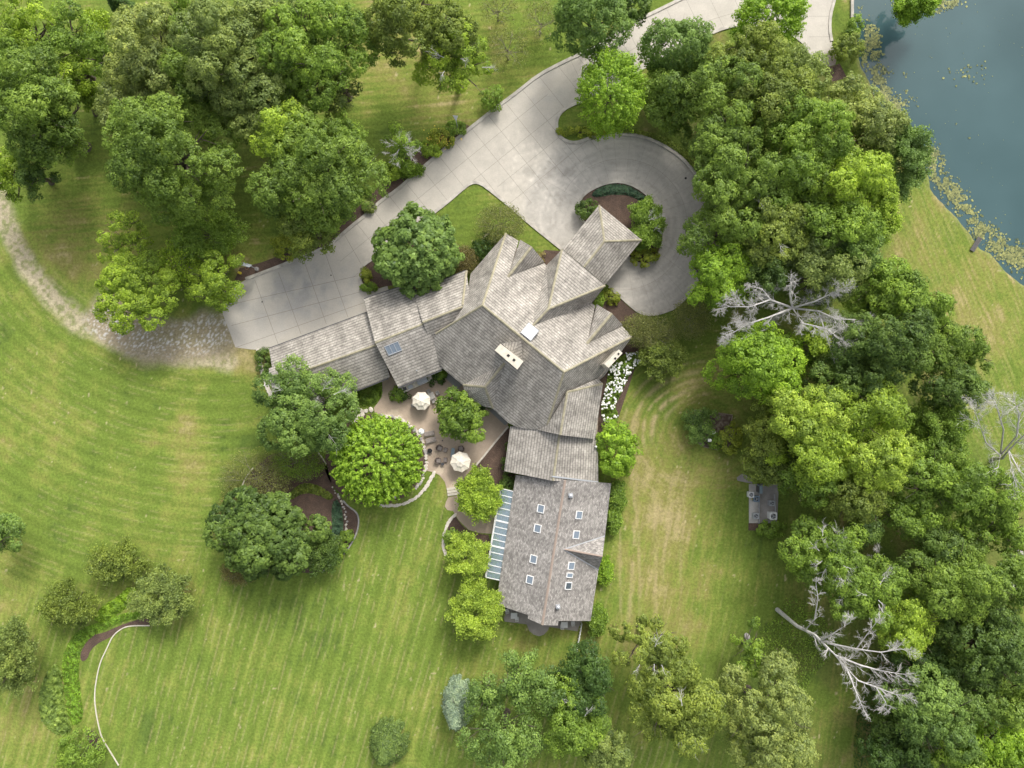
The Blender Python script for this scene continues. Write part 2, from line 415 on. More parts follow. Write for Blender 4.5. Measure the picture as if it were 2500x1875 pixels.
def ground_colour(X, Y):
    """dry and green grass, mowing lines, the worn gravel track: what really differs on the ground"""
    g = np.array([0.135, 0.196, 0.032]); yg = np.array([0.195, 0.236, 0.048]); deep = np.array([0.090, 0.140, 0.026])
    tan = np.array([0.40, 0.33, 0.17]); gold = np.array([0.255, 0.225, 0.075])
    n1 = fbm(X / 160, Y / 160, 1); n2 = fbm(X / 45, Y / 45, 5); n3 = fbm(X / 9, Y / 9, 9, 3)
    # stripe fields (cross, along) for each mown area
    wA = sstep(1300, 1450, Y + (X - 400) * 0.25) * sstep(2000, 1500, X)           # bottom lawn
    rL = np.hypot(X - 520, Y - 330)
    wL = sstep(640, 480, X - (Y - 1000) * 0.1) * (1 - wA) * sstep(480, 520, rL)
    cR = np.hypot((X - 1745) * 1.0, (Y - 1060) * 1.25)
    wR = sstep(1440, 1500, X) * sstep(740, 830, Y) * sstep(2150, 2000, X) * (1 - wA * sstep(1460, 1560, Y))
    wN = sstep(2060, 2130, X) * sstep(1300, 1150, Y)
    wT = sstep(640, 540, Y - 0.0 * X) * sstep(1500, 1400, X)
    tot = wA + wL + wR + wN + wT + 0.15
    sA = .75 * uvstreak(X * .963 + Y * .27, -X * .27 + Y * .963, 21, 4.0, 160) + .25 * fbm(X / 35, Y / 35, 28)
    bA = 0.5 + 0.5 * np.sin((X * .963 + Y * .27) / 34 * 2 * math.pi + 1.5 * n1)
    sL = (.45 * uvstreak(rL, np.arctan2(Y - 330, X - 520) * 500, 22, 5, 70) + .3 * fbm(X / 30, Y / 30, 29) + .25 * fbm(X / 8, Y / 50, 30))
    bL = 0.5 + 0.5 * np.sin(rL / 34 * 2 * math.pi + 3 * n1)
    low = sstep(1180, 1300, Y)
    sR = (1 - low) * uvstreak(cR, np.arctan2(Y - 1060, X - 1745) * 260, 23, 5, 80) + low * uvstreak(X * .99 + Y * .12, Y, 24, 5, 90)
    bR = 0.5 + 0.5 * np.sin(cR / 40 * 2 * math.pi)
    sN = uvstreak(X * .92 - Y * .40, Y * .92 + X * .4, 25, 4, 60)
    bN = 0.5 + 0.5 * np.sin((X * .92 - Y * .40) / 15 * 2 * math.pi)
    sT = uvstreak(Y + X * 0.10, X, 26, 5, 100)
    bT = 0.5 + 0.5 * np.sin((Y + X * .10) / 20 * 2 * math.pi + n2)
    st = (wA * sA + wL * sL + wR * sR + wN * sN + wT * sT + 0.15 * n2) / tot
    bd = (wA * bA * 1.2 + wL * bL * 1.1 + wR * bR * 0.35 + wN * bN * 0.6 + wT * bT * 0.8) / tot
    # where the grass is dry
    dry = 0.30 + 0.25 * (n1 - 0.5)
    for cx, cy, rx, ry, a in ((455, 1130, 55, 220, .42), (370, 1060, 90, 60, .12), (1640, 1300, 120, 260, .46), (1540, 1020, 60, 200, .34), (1590, 1420, 60, 200, .2), (1740, 920, 110, 55, .30),
                              (1790, 1170, 90, 90, .15), (960, 120, 220, 170, .30), (1230, 260, 90, 120, .22), (1010, 230, 120, 60, .20), (2330, 760, 230, 260, .38),
                              (80, 1480, 160, 150, .22), (60, 1740, 110, 150, .35), (230, 560, 170, 120, .30), (120, 640, 120, 80, .2),
                              (1500, 1560, 230, 70, .28), (600, 870, 110, 60, .42), (600, 950, 60, 70, .22), (1150, 470, 70, 60, .22), (2080, 230, 60, 130, .35),
                              (1420, 300, 60, 40, .3), (300, 1220, 150, 80, .05), (2100, 1700, 200, 130, .15), (1150, 1630, 120, 60, .12), (930, 1330, 90, 60, -.18),
                              (330, 950, 140, 60, -.12), (700, 1570, 160, 90, -.05), (1150, 1560, 120, 60, -.22), (1390, 1560, 60, 30, .05), (1950, 1600, 160, 120, -.30), (1800, 1230, 60, 90, -.12)):
        dry = dry + a * np.exp(-(((X - cx) / rx) ** 2 + ((Y - cy) / ry) ** 2))
    dry = .25 + (dry - .30) * 1.30 + (st - 0.5) * 1.0 + (n2 - 0.5) * 0.65 + (n1 - .5) * .45 + (n3 - 0.5) * 0.35
    c = mixc(np.broadcast_to(deep, X.shape + (3,)), np.broadcast_to(g, X.shape + (3,)), sstep(-0.22, 0.12, dry))
    c = mixc(c, yg, sstep(0.22, 0.62, dry)); c = mixc(c, gold, sstep(0.50, 0.90, dry) * 0.65); c = mixc(c, tan, sstep(0.78, 1.25, dry) * .8)
    c = c * (0.89 + 0.19 * bd)[..., None]
    # wheel tracks curving round the vegetable plot and down past the annexe
    for off, wd, am in ((128, 5, .5), (150, 6, .7), (172, 4, .6), (196, 7, .5), (226, 5, .35)):
        rr = cR + 10 * (n1 - .5) * 2
        c = mixc(c, tan * .95, am * 1.3 * np.exp(-((rr - off) / wd) ** 2) * sstep(.22, .55, fbm(X / 16, Y / 16, 35 + off, 3)) * sstep(1760, 1700, X - (900 - Y) * .8) * sstep(1330, 1180, Y) * sstep(1450, 1520, X))
    for x0, wd, am in ((1512, 5, .5), (1538, 6, .6), (1562, 4, .5), (1600, 6, .45), (1642, 5, .4), (1680, 4, .35)):
        xx = x0 + (Y - 1250) * -.05 + 14 * np.sin(Y / 150 + x0)
        c = mixc(c, tan * .95, am * np.exp(-((X - xx) / wd) ** 2) * sstep(1130, 1200, Y) * sstep(1620, 1480, Y) * sstep(.3, .6, fbm(X / 10, Y / 45, x0, 3)))
    # thin straw lines left by the mower and scattered clipping flecks
    ph = ((X * .963 + Y * .27) / 17.0 + .6 * n1) % 1.0
    pl_ = ((rL + 14 * n1) / 15.0) % 1.0
    ph2 = ((X * .92 - Y * .40) / 11.0) % 1.0
    broken = fbm(X / 12, Y / 40, 33, 3)
    ln = wA / tot * np.exp(-((ph - .5) / .10) ** 2) * sstep(0.42, 0.62, broken) + wL / tot * np.exp(-((pl_ - .5) / .12) ** 2) * sstep(0.48, 0.68, fbm(X / 25, Y / 25, 34, 3)) * .8 \
        + wN / tot * np.exp(-((ph2 - .5) / .14) ** 2) * sstep(.4, .65, broken) * .8
    ln = ln + sstep(0.68, 0.78, st) * sstep(0.45, 0.7, n3)
    c = mixc(c, tan * 1.05, np.clip(ln, 0, 1) * 0.42)
    fl = .7 * sstep(0.85, 0.90, fbm(X / 7, Y / 12, 77, 2)) * sstep(0.4, 0.6, n1)
    c = mixc(c, np.array([0.52, 0.43, 0.27]), fl * 0.8)
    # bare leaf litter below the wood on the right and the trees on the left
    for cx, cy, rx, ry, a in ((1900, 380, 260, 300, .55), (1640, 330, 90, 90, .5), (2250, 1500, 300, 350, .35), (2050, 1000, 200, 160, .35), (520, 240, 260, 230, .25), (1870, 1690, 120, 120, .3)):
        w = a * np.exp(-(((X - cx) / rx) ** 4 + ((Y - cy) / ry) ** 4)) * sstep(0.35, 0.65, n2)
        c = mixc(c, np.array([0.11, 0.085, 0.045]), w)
    # worn track with gravel
    dt = pdist(X, Y, TRACK) + (n2 - 0.5) * 26 + (n3 - .5) * 8
    w = sstep(36, 12, dt)
    c = mixc(c, np.array([0.40, 0.35, 0.235]) * (0.7 + 0.6 * n3)[..., None], w * (.45 + .5 * sstep(.35, .6, n3)))
    grey = sstep(30, 4, pdist(X, Y, smooth_poly([(-40, 430), (20, 560), (100, 680), (200, 775), (300, 820)], False, 1)))
    c = mixc(c, np.array([0.34, 0.295, 0.215]), grey * 0.5 * sstep(.3, .7, n3))
    gr = sstep(75, 35, pdist(X, Y, [(270, 775), (350, 830), (430, 835), (540, 815)]) + (n2 - 0.5) * 40)
    c = mixc(c, np.array([0.30, 0.25, 0.17]), gr * 0.85)
    n4 = fbm(X / 3.4, Y / 3.4, 31, 2)
    peb = sstep(0.56, 0.70, n4) * sstep(58, 12, pdist(X, Y, [(250, 790), (330, 822), (430, 832), (540, 805)]) + (n2 - .5) * 30)
    c = mixc(c, np.array([0.60, 0.59, 0.58]), peb * 0.85)
    # bank of the pond
    return c

def shore_sd(X, Y):
    D = pdist(X, Y, POND, True)
    return np.where(inside(X, Y, POND), D, -D)   # positive in the water

# ---- the ground: one sheet, fine under the picture, coarse out to the horizon
def build_ground():
    step = 0.2
    far = [90, 105, 130, 170, 230, 320, 450, 640, 900]
    xs = np.concatenate([-np.array(far[::-1], float), np.arange(-78, 78 + 1e-6, step), np.array(far, float)])
    ys = np.concatenate([-np.array(far[::-1], float), np.arange(-60, 60 + 1e-6, step), np.array(far, float)])
    XX, YY = np.meshgrid(xs, ys)
    PX = XX * S + 1250; PY = -YY * S + 937.5
    sd = np.full(PX.shape, -1e3)
    msk = PX > 1990
    sd[msk] = shore_sd(PX[msk], PY[msk])
    Z = -np.clip((sd + 6 + 8 * (fbm(PX / 20, PY / 20, 44) - .5)) / S * 0.55, 0, 2.0)
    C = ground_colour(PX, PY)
    out = sstep(80, 100, np.abs(XX)) + sstep(62, 80, np.abs(YY))
    C = mixc(C, np.array([0.150, 0.195, 0.040]), np.clip(out, 0, 1))
    wet = sstep(-16, 6, sd)
    C = mixc(C, np.array([0.17, 0.15, 0.09]), wet * 0.5)
    C = mixc(C, np.array([0.03, 0.04, 0.03]), sstep(4, 14, sd))
    ny, nx = XX.shape
    co = np.stack([XX, YY, Z], -1).reshape(-1, 3).astype(np.float32)
    idx = np.arange(nx * ny).reshape(ny, nx)
    q = np.stack([idx[:-1, :-1], idx[:-1, 1:], idx[1:, 1:], idx[1:, :-1]], -1).reshape(-1, 4).astype(np.int32)
    me = fast_mesh('ground', co, q, C.reshape(-1, 3))
    me.polygons.foreach_set('use_smooth', np.ones(len(q), bool))
    o = link('ground', me, M_GROUND); tag(o, kind='structure')

def fast_mesh(name, co, quads, tint=None, v=None):
    me = bpy.data.meshes.new(name)
    n = len(quads); k = quads.shape[1]
    me.vertices.add(len(co)); me.vertices.foreach_set('co', co.astype(np.float32).ravel())
    me.loops.add(n * k); me.loops.foreach_set('vertex_index', quads.astype(np.int32).ravel())
    me.polygons.add(n)
    me.polygons.foreach_set('loop_start', np.arange(0, n * k, k, dtype=np.int32))
    me.polygons.foreach_set('loop_total', np.full(n, k, np.int32))
    if tint is not None:
        a = me.attributes.new('tint', 'FLOAT_COLOR', 'POINT')
        a.data.foreach_set('color', np.concatenate([tint, np.ones((len(tint), 1))], 1).astype(np.float32).ravel())
    if v is not None:
        a = me.attributes.new('v', 'FLOAT', 'POINT'); a.data.foreach_set('value', v.astype(np.float32).ravel())
    me.update(calc_edges=True)
    return me

# ---- a paved or planted area: constrained triangulation with inner points so its colour can vary
def area(name, outline, z, colour_fn, mat, step=6.0, holes=(), thick=0.0, kind='structure'):
    P = np.array(outline, float)
    x0, y0 = P.min(0); x1, y1 = P.max(0)
    gx, gy = np.meshgrid(np.arange(x0 + step / 2, x1, step), np.arange(y0 + step / 2, y1, step))
    gx = gx.ravel() + rng.uniform(-.2, .2, gx.size) * step; gy = gy.ravel() + rng.uniform(-.2, .2, gy.size) * step
    ok = inside(gx, gy, outline) & (pdist(gx, gy, outline, True) > step * .4)
    for h in holes: ok &= ~inside(gx, gy, h) & (pdist(gx, gy, h, True) > step * .4)
    pts = [tuple(p) for p in outline]; edges = [(i, (i + 1) % len(outline)) for i in range(len(outline))]
    for h in holes:
        b = len(pts); pts += [tuple(p) for p in h]; edges += [(b + i, b + (i + 1) % len(h)) for i in range(len(h))]
    pts += list(zip(gx[ok].tolist(), gy[ok].tolist()))
    vs, es, fs, *_ = delaunay_2d_cdt([Vector(p) for p in pts], edges, [], 0, 1e-4)
    V = np.array([tuple(v) for v in vs]); F = np.array([f for f in fs if len(f) == 3])
    cen = V[F].mean(1); keep = inside(cen[:, 0], cen[:, 1], outline)
    for h in holes: keep &= ~inside(cen[:, 0], cen[:, 1], h)
    F = F[keep]
    co = np.stack([(V[:, 0] - 1250) / S, -(V[:, 1] - 937.5) / S, np.full(len(V), z)], 1)
    a, b, c = co[F[:, 0]], co[F[:, 1]], co[F[:, 2]]
    nz = (b[:, 0] - a[:, 0]) * (c[:, 1] - a[:, 1]) - (b[:, 1] - a[:, 1]) * (c[:, 0] - a[:, 0])
    F[nz < 0] = F[nz < 0][:, ::-1]
    me = fast_mesh(name, co, F, colour_fn(V[:, 0], V[:, 1]))
    o = link(name, me, mat)
    if kind: tag(o, kind=kind)
    return o

def conc_colour(X, Y):
    base = np.array([0.46, 0.43, 0.375])
    n1 = fbm(X / 70, Y / 70, 51); n2 = fbm(X / 22, Y / 22, 52); n3 = fbm(X / 7, Y / 7, 53, 3)
    c = np.broadcast_to(base, X.shape + (3,)) * (0.91 + 0.18 * n2)[..., None]
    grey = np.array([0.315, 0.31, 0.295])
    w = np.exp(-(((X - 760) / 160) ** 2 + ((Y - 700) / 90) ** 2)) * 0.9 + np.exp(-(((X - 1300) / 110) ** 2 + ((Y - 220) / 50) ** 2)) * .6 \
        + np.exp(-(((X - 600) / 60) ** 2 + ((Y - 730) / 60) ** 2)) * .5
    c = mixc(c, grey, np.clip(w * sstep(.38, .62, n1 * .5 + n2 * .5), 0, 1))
    R = np.hypot(X - 1517, Y - 548)
    ring = sstep(260, 225, R)
    c = mixc(c, np.array([0.40, 0.38, 0.345]), ring * 0.65)
    ang = np.arctan2(Y - 548, X - 1517)
    tyre = fbm(R / 3.2, ang * 2.5, 61, 3)
    c = c * (1 + ring * (tyre - 0.5) * 0.5)[..., None]
    # swirling tyre marks where cars turn
    for cx, cy, s in ((1394, 250, 63), (1330, 520, 64), (1500, 250, 65), (1200, 330, 66)):
        r = np.hypot(X - cx, Y - cy); a = np.arctan2(Y - cy, X - cx)
        w = np.exp(-(((X - 1330) / 110) ** 2 + ((Y - 430) / 110) ** 2))
        c = c * (1 + w * sstep(0.58, 0.72, fbm(r / 3.5, a * 1.5, s, 2)) * 0.12)[..., None]
    stain = sstep(0.58, 0.74, fbm(X / 28, Y / 28, 71)) * np.exp(-(((X - 1330) / 130) ** 2 + ((Y - 440) / 150) ** 2))
    c = mixc(c, np.array([0.25, 0.235, 0.21]), stain * 0.45)
    brown = sstep(2000, 2040, X) * sstep(110, 140, Y)
    c = mixc(c, np.array([0.20, 0.15, 0.13]), brown * .8)
    c = c * (0.94 + 0.12 * n3)[..., None]
    return c
def mulch_colour(X, Y):
    n = fbm(X / 5, Y / 5, 81, 3); n1 = fbm(X / 30, Y / 30, 82)
    return mixc(np.broadcast_to(np.array([0.070, 0.050, 0.042]), X.shape + (3,)), np.array([0.165, 0.112, 0.082]), np.clip(n * .8 + n1 * .5 - .25, 0, 1))
def patio_colour(X, Y):
    n = fbm(X / 25, Y / 25, 91); n2 = fbm(X / 4, Y / 4, 92, 2)
    c = np.broadcast_to(np.array([0.43, 0.345, 0.265]), X.shape + (3,)) * (0.88 + 0.2 * n + 0.14 * (n2 - .5))[..., None]
    pale = (inside(X, Y, [(925, 1014), (968, 998), (986, 1020)]) | inside(X, Y, [(1058, 1152), (1085, 1132), (1080, 1160)]) | inside(X, Y, [(1098, 1185), (1130, 1155), (1124, 1204), (1096, 1206)]))  # sunlit wedges beside the house shadow, painted into the patio colour
    return mixc(c, np.array([0.56, 0.47, 0.35]), pale * 0.8)

def ribbon(name, pts, w, z0, z1, mat, parent=None, closed=False, side=0.0):
    """a kerb or edging swept along a line, given in photograph pixels; width in metres"""
    P = [W(*p) for p in pts]; n = len(P); mb = MB(); L = []; R = []
    for i in range(n):
        a = P[(i - 1) % n] if (closed or i > 0) else P[i]
        b = P[(i + 1) % n] if (closed or i < n - 1) else P[i]
        t = (b - a).normalized(); nn = Vector((-t.y, t.x, 0))
        L.append(P[i] + nn * (w / 2 + side)); R.append(P[i] - nn * (w / 2 - side))
    vs = []
    for l, r in zip(L, R):
        vs += [(l.x, l.y, z0), (l.x, l.y, z1), (r.x, r.y, z1), (r.x, r.y, z0)]
    fs = []
    for i in range(n if closed else n - 1):
        a = 4 * i; b = 4 * ((i + 1) % n)
        for k in range(3): fs.append((a + k, a + k + 1, b + k + 1, b + k))
    if not closed: fs += [(0, 1, 2, 3), tuple(4 * (n - 1) + k for k in (3, 2, 1, 0))]
    mb.add(vs, fs)
    return mb.build(name, mat, parent)

build_ground()
DR = smooth_poly(DRIVE[:20], False, 1) + DRIVE[20:24] + smooth_poly(DRIVE[24:], False, 1)
ISL = smooth_poly(ISLAND, True, 1)
drive = area('driveway', DR, 0.03, conc_colour, M_CONC, 6.0, holes=[ISL])

# joints of the concrete slabs, sawn lines lying on the driveway
def joints():
    mb = MB()
    def seg(p, q, w=0.045):
        w *= .62
        n = max(2, int(math.hypot(q[0] - p[0], q[1] - p[1]) / 4)); run = []
        xs = np.linspace(p[0], q[0], n); ys = np.linspace(p[1], q[1], n)
        ok = inside(xs, ys, DR) & ~inside(xs, ys, ISL)
        pts = []
        for i in range(n + 1):
            if i < n and ok[i]: pts.append((xs[i], ys[i]))
            else:
                if len(pts) > 1:
                    a = W(*pts[0], ); b = W(*pts[-1]); t = (b - a).normalized(); nn = Vector((-t.y, t.x, 0)) * w
                    mb.add([(a + nn).to_tuple()[:2] + (0.034,), (a - nn).to_tuple()[:2] + (0.034,), (b - nn).to_tuple()[:2] + (0.034,), (b + nn).to_tuple()[:2] + (0.034,)], [(0, 1, 2, 3)])
                pts = []
    for p, q in (((622, 683), (682, 848)), ((739, 628), (797, 791)), ((842, 575), (882, 645)), ((577, 848), (895, 737)), ((556, 745), (880, 672)),
                 ((680, 665), (735, 815)), ((790, 607), (850, 775)), ((565, 795), (890, 710))): seg(p, q)
    d = (.779, -.627); nn = (.627, .779)
    for k in range(0, 16):
        o = (870 + d[0] * 52 * k, 545 - .0 + d[1] * 52 * k)
        seg((o[0] - nn[0] * 40, o[1] - nn[1] * 40), (o[0] + nn[0] * (120 if k < 5 else 230), o[1] + nn[1] * (120 if k < 5 else 230)), 0.035)
    for off in (48, 98):
        a = (800 + nn[0] * off, 601 + nn[1] * off); seg(a, (a[0] + d[0] * 650, a[1] + d[1] * 650), 0.035)
    for off in (150, 200): 
        a = (1120 + nn[0] * off, 340 + nn[1] * off); seg(a, (a[0] + d[0] * 260, a[1] + d[1] * 260), 0.03)
    for k in range(26):
        a = math.radians(-150 + k * 11)
        seg((1517 + 100 * math.cos(a), 548 + 100 * math.sin(a)), (1517 + 235 * math.cos(a), 548 + 235 * math.sin(a)), 0.016)
    for r in (160,):
        for k in range(60):
            a = math.radians(-150 + k * 5); b = math.radians(-145 + k * 5)
            seg((1517 + r * math.cos(a), 548 + r * math.sin(a)), (1517 + r * math.cos(b), 548 + r * math.sin(b)), 0.025)
    for k in range(12):
        a = (1400 + 48 * k, 180 - 22 * k - 0.1 * k * k); seg((a[0] - 20, a[1] - 60), (a[0] + 38, a[1] + 60), .03)
    a = (1420, 190)
    seg((1400, 200), (1600, 90), .03); seg((1600, 90), (1830, 20), .03)
    seg((1975, 40), (2030, 40), .03); seg((1975, 90), (2030, 90), .03)
    mb.build('joint', M_JOINT, drive)
joints()
ribbon('kerb', smooth_poly([(600, 681), (663, 658), (722, 634), (801, 602), (812, 593), (855, 555), (890, 528), (935, 486), (965, 468), (1021, 419), (1097, 354), (1153, 309), (1210, 264), (1267, 222), (1312, 185), (1376, 151), (1436, 124), (1489, 94), (1534, 60), (1606, 26), (1660, -1), (1800, -70)], False, 1), 0.45, 0, 0.15, M_KERB, drive)
ribbon('kerb', smooth_poly([(905, 727), (897, 713), (883, 697), (878, 677), (880, 658), (890, 645), (907, 634), (1082, 503), (1135, 457), (1148, 448), (1161, 445), (1173, 448), (1185, 455), (1229, 490), (1285, 539), (1372, 609)], False, 1), 0.45, 0, 0.15, M_KERB, drive)
ribbon('kerb', smooth_poly([(1487, 699), (1520, 728), (1542, 748), (1560, 762), (1583, 769), (1608, 766), (1650, 751), (1685, 715), (1712, 665), (1728, 600), (1732, 540), (1725, 487), (1709, 443), (1694, 419), (1662, 383), (1618, 354), (1571, 334), (1535, 328), (1481, 327), (1445, 335), (1416, 347), (1394, 349), (1372, 340), (1360, 322), (1358, 297), (1366, 277), (1387, 260), (1425, 246), (1500, 207), (1580, 160), (1650, 118), (1727, 85), (1770, 68), (1817, 58), (1890, 66), (1940, 88), (1965, 108), (1980, 140)], False, 1), 0.45, 0, 0.15, M_KERB, drive)
ribbon('kerb', smooth_poly([(2030, 101), (2025, 72), (2027, 36), (2037, 0), (2060, -90)], False, 1), 0.4, 0, 0.15, M_KERB, drive)
ribbon('kerb', ISL, 0.4, 0, 0.15, M_KERB, drive, closed=True)
mb = MB()
for p in ((1674, 435), (808, 672), (640, 737)): mb.cyl(W(*p, 0.035), 0.17 if p[0] == 1674 else 0.1, 0.015, 14)
mb.build('drain_cover', M_BLACK, drive)

for nm, P in (('island_bed', ISL), ('garden_bed', BED_PATIO), ('garden_bed', BED_MAPLE), ('garden_bed', BED_DARK), ('garden_bed', BED_GARAGE),
              ('garden_bed', BED_LOW), ('garden_bed', BED_LOW2), ('garden_bed', BED_NORTH), ('garden_bed', BED_POOL),
              ('garden_bed', [(1827, 1277), (1827, 1295), (1852, 1295), (1852, 1277)]),
              ('garden_bed', [(2018, 167), (2050, 155), (2068, 190), (2030, 200)]),
              ('garden_bed', [(1298, 640), (1330, 610), (1372, 613), (1360, 650), (1330, 660)]),
              ('garden_bed', [(1440, 740), (1500, 712), (1530, 745), (1600, 800), (1560, 870), (1500, 1050), (1440, 1060)])):
    area(nm, P, 0.018, mulch_colour, M_MULCH, 7.0)
area('patio', PATIO, 0.05, patio_colour, M_PATIO, 5.0)
area('path', PATH, 0.046, patio_colour, M_PATIO, 5.0)
tconc = lambda X, Y: np.broadcast_to(np.array([0.30, 0.275, 0.25]), X.shape + (3,)) * (0.65 + .7 * fbm(X / 14, Y / 14, 99))[..., None]
area('terrace', TERR, 0.05, tconc, M_CONC, 5.0)
area('walkway', [(897, 713), (905, 727), (950, 712), (946, 698)], 0.035, conc_colour, M_CONC, 5.0)
# patio steps
t = empty('patio_steps', W(1109, 1204), 'pale aggregate steps leading from the patio down to the gravel path', 'steps')
for k in range(3):
    mb = MB(); a, b = W(1091 + k, 1194 + 7 * k), W(1127 + k, 1189 + 7 * k)
    mb.box((a + b) / 2 - t.location + Vector((0, 0, 0.16 - 0.03 * k)), ((b - a).length, 0.34, 0.07), math.atan2(b.y - a.y, b.x - a.x)); mb.build('step', M_CHIM, t)

# ---- water
def build_water():
    m, N, L, b = new_mat('pond_water')
    b.inputs['Roughness'].default_value = 0.06; b.inputs['IOR'].default_value = 1.33
    tc = N.new('ShaderNodeTexCoord'); nz = N.new('ShaderNodeTexNoise'); nz.inputs['Scale'].default_value = 0.05; nz.inputs['Detail'].default_value = 3
    L.new(tc.outputs['Object'], nz.inputs['Vector'])
    cr = N.new('ShaderNodeValToRGB'); cr.color_ramp.elements[0].position = 0.35; cr.color_ramp.elements[1].position = 0.7
    cr.color_ramp.elements[0].color = (0.038, 0.078, 0.084, 1); cr.color_ramp.elements[1].color = (0.060, 0.112, 0.120, 1)
    L.new(nz.outputs['Fac'], cr.inputs[0]); L.new(cr.outputs[0], b.inputs['Base Color'])
    n2 = N.new('ShaderNodeTexNoise'); n2.inputs['Scale'].default_value = 2.5; n2.inputs['Detail'].default_value = 4
    L.new(tc.outputs['Object'], n2.inputs['Vector'])
    bp = N.new('ShaderNodeBump'); bp.inputs['Strength'].default_value = 0.06; bp.inputs['Distance'].default_value = 0.05
    L.new(n2.outputs['Fac'], bp.inputs['Height']); L.new(bp.outputs[0], b.inputs['Normal'])
    x0, x1, y0, y1 = 46.0, 460.0, -30.0, 140.0
    me = pydata('pond', [(x0, y0, -0.22), (x1, y0, -0.22), (x1, y1, -0.22), (x0, y1, -0.22)], [(0, 1, 2, 3)])
    tag(link('pond', me, m), kind='structure')
build_water()
# ------------------------------------------------------------------ houses
def roof_mesh(name, faces, mat, parent, thick=0.25, label=None):
    """faces: lists of world points; courses of shingles run level, UVs in metres along and up each slope"""
    key = {}; V = []
    def vi(p):
        k = (round(p.x, 2), round(p.y, 2), round(p.z, 2))
        if k not in key: key[k] = len(V); V.append(p.copy())
        return key[k]
    F = []
    for f in faces:
        ids = []
        for p in f:
            i = vi(p)
            if i not in ids: ids.append(i)
        a = sum(((V[ids[k]].x * V[ids[(k + 1) % len(ids)]].y - V[ids[(k + 1) % len(ids)]].x * V[ids[k]].y) for k in range(len(ids))))
        if a < 0: ids.reverse()
        F.append(ids)
    n = len(V)
    cnt = {}
    for f in F:
        for k in range(len(f)):
            e = (f[k], f[(k + 1) % len(f)]); cnt[tuple(sorted(e))] = cnt.get(tuple(sorted(e)), 0) + 1
    verts = V + [v - Vector((0, 0, thick)) for v in V]
    allf = [list(f) for f in F] + [[i + n for i in reversed(f)] for f in F]
    mats = [0] * len(F) + [1] * len(F)
    for f in F:
        for k in range(len(f)):
            a, b = f[k], f[(k + 1) % len(f)]
            if cnt[tuple(sorted((a, b)))] == 1:
                allf.append([a, a + n, b + n, b]); mats.append(1)
    me = pydata(name, verts, allf)
    me.materials.append(mat); me.materials.append(M_FASCIA)
    me.polygons.foreach_set('material_index', mats)
    uv = me.uv_layers.new(name='slope')
    for p in me.polygons:
        # Newell normal
        nrm = p.normal; g = Vector((nrm.x, nrm.y, 0))
        if g.length < 1e-4: g = Vector((0, 1, 0))
        g.normalize(); u = Vector((-g.y, g.x, 0)); vv = nrm.cross(u)
        for li in p.loop_indices:
            c = me.vertices[me.loops[li].vertex_index].co
            uv.data[li].uv = (c.dot(u), c.dot(vv))
    o = link(name, me, None, parent)
    if label: o['label'] = label
    return o

def caps(lines, parent, mat=M_CAP, w=0.16, name='ridge_cap'):
    mb = MB()
    for a, b in lines:
        t = (b - a).normalized(); s = Vector((-t.y, t.x, 0)).normalized() * w; up = Vector((0, 0, 1))
        lo = -0.10
        # a saddle-shaped strip of cap shingles, thick and slightly bent over the ridge
        vs = []
        for p in (a, b):
            vs += [p - s + up * lo, p - s * .9 + up * (lo + .09), p + up * 0.075, p + s * .9 + up * (lo + .09), p + s + up * lo]
        mb.add(vs, [(0, 1, 6, 5), (1, 2, 7, 6), (2, 3, 8, 7), (3, 4, 9, 8), (0, 5, 9, 4), (4, 3, 2, 1, 0), (5, 6, 7, 8, 9)])
    return mb.build(name, mat, parent)

def walls(name, pts, zt, mat, parent, inset=0.5, zb=0.0):
    """closed wall ring: pts are eave points; zt their top heights"""
    P = [Vector(p[:2]) for p in pts]; c = sum(P, Vector((0, 0))) / len(P)
    ar = sum(P[i].x * P[(i + 1) % len(P)].y - P[(i + 1) % len(P)].x * P[i].y for i in range(len(P)))
    if ar < 0: P.reverse(); zt = list(reversed(zt)) if hasattr(zt, '__len__') else zt
    n = len(P); Q = []
    for i in range(n):
        t1 = (P[i] - P[i - 1]).normalized(); t2 = (P[(i + 1) % n] - P[i]).normalized()
        n1 = Vector((-t1.y, t1.x)); n2 = Vector((-t2.y, t2.x)); m = (n1 + n2)
        m = m / max(0.4, m.length_squared / 2) if m.length > 1e-3 else n1
        Q.append(P[i] + m * inset)
    zt = zt if hasattr(zt, '__len__') else [zt] * n
    vs = [(q.x, q.y, zb) for q in Q] + [(q.x, q.y, z) for q, z in zip(Q, zt)]
    fs = [(i, (i + 1) % n, n + (i + 1) % n, n + i) for i in range(n)] + [tuple(range(n, 2 * n))]
    return MB().add(vs, fs).build(name, mat, parent), Q

def windows_on(Q, parent, segs, z0=1.0, h=1.4, w=1.5, gap=3.2, door=None):
    for si in segs:
        a = Q[si]; b = Q[(si + 1) % len(Q)]; L = (b - a).length; k = max(1, int(L / gap))
        if L < w + .6: continue
        t = (b - a).normalized(); out = Vector((t.y, -t.x)); rz = math.atan2(t.y, t.x)
        for i in range(k):
            c = a + t * (L * (i + .5) / k)
            fr = MB()
            for dx, dz, sx, sz in ((0, h / 2 + .05, w + .2, .1), (0, -h / 2 - .05, w + .2, .1), (-w / 2 - .05, 0, .1, h), (w / 2 + .05, 0, .1, h), (0, 0, .06, h)):
                fr.box(Vector((c.x, c.y, z0 + h / 2 + dz)) + Vector((out.x, out.y, 0)) * .04 + Vector((t.x, t.y, 0)) * dx, (sx, .12, sz), rz)
            f = fr.build('window', M_WHITE, parent)
            MB().box(Vector((c.x, c.y, z0 + h / 2)) + Vector((out.x, out.y, 0)) * .02, (w, .06, h), rz).build('pane', M_WIN, f)

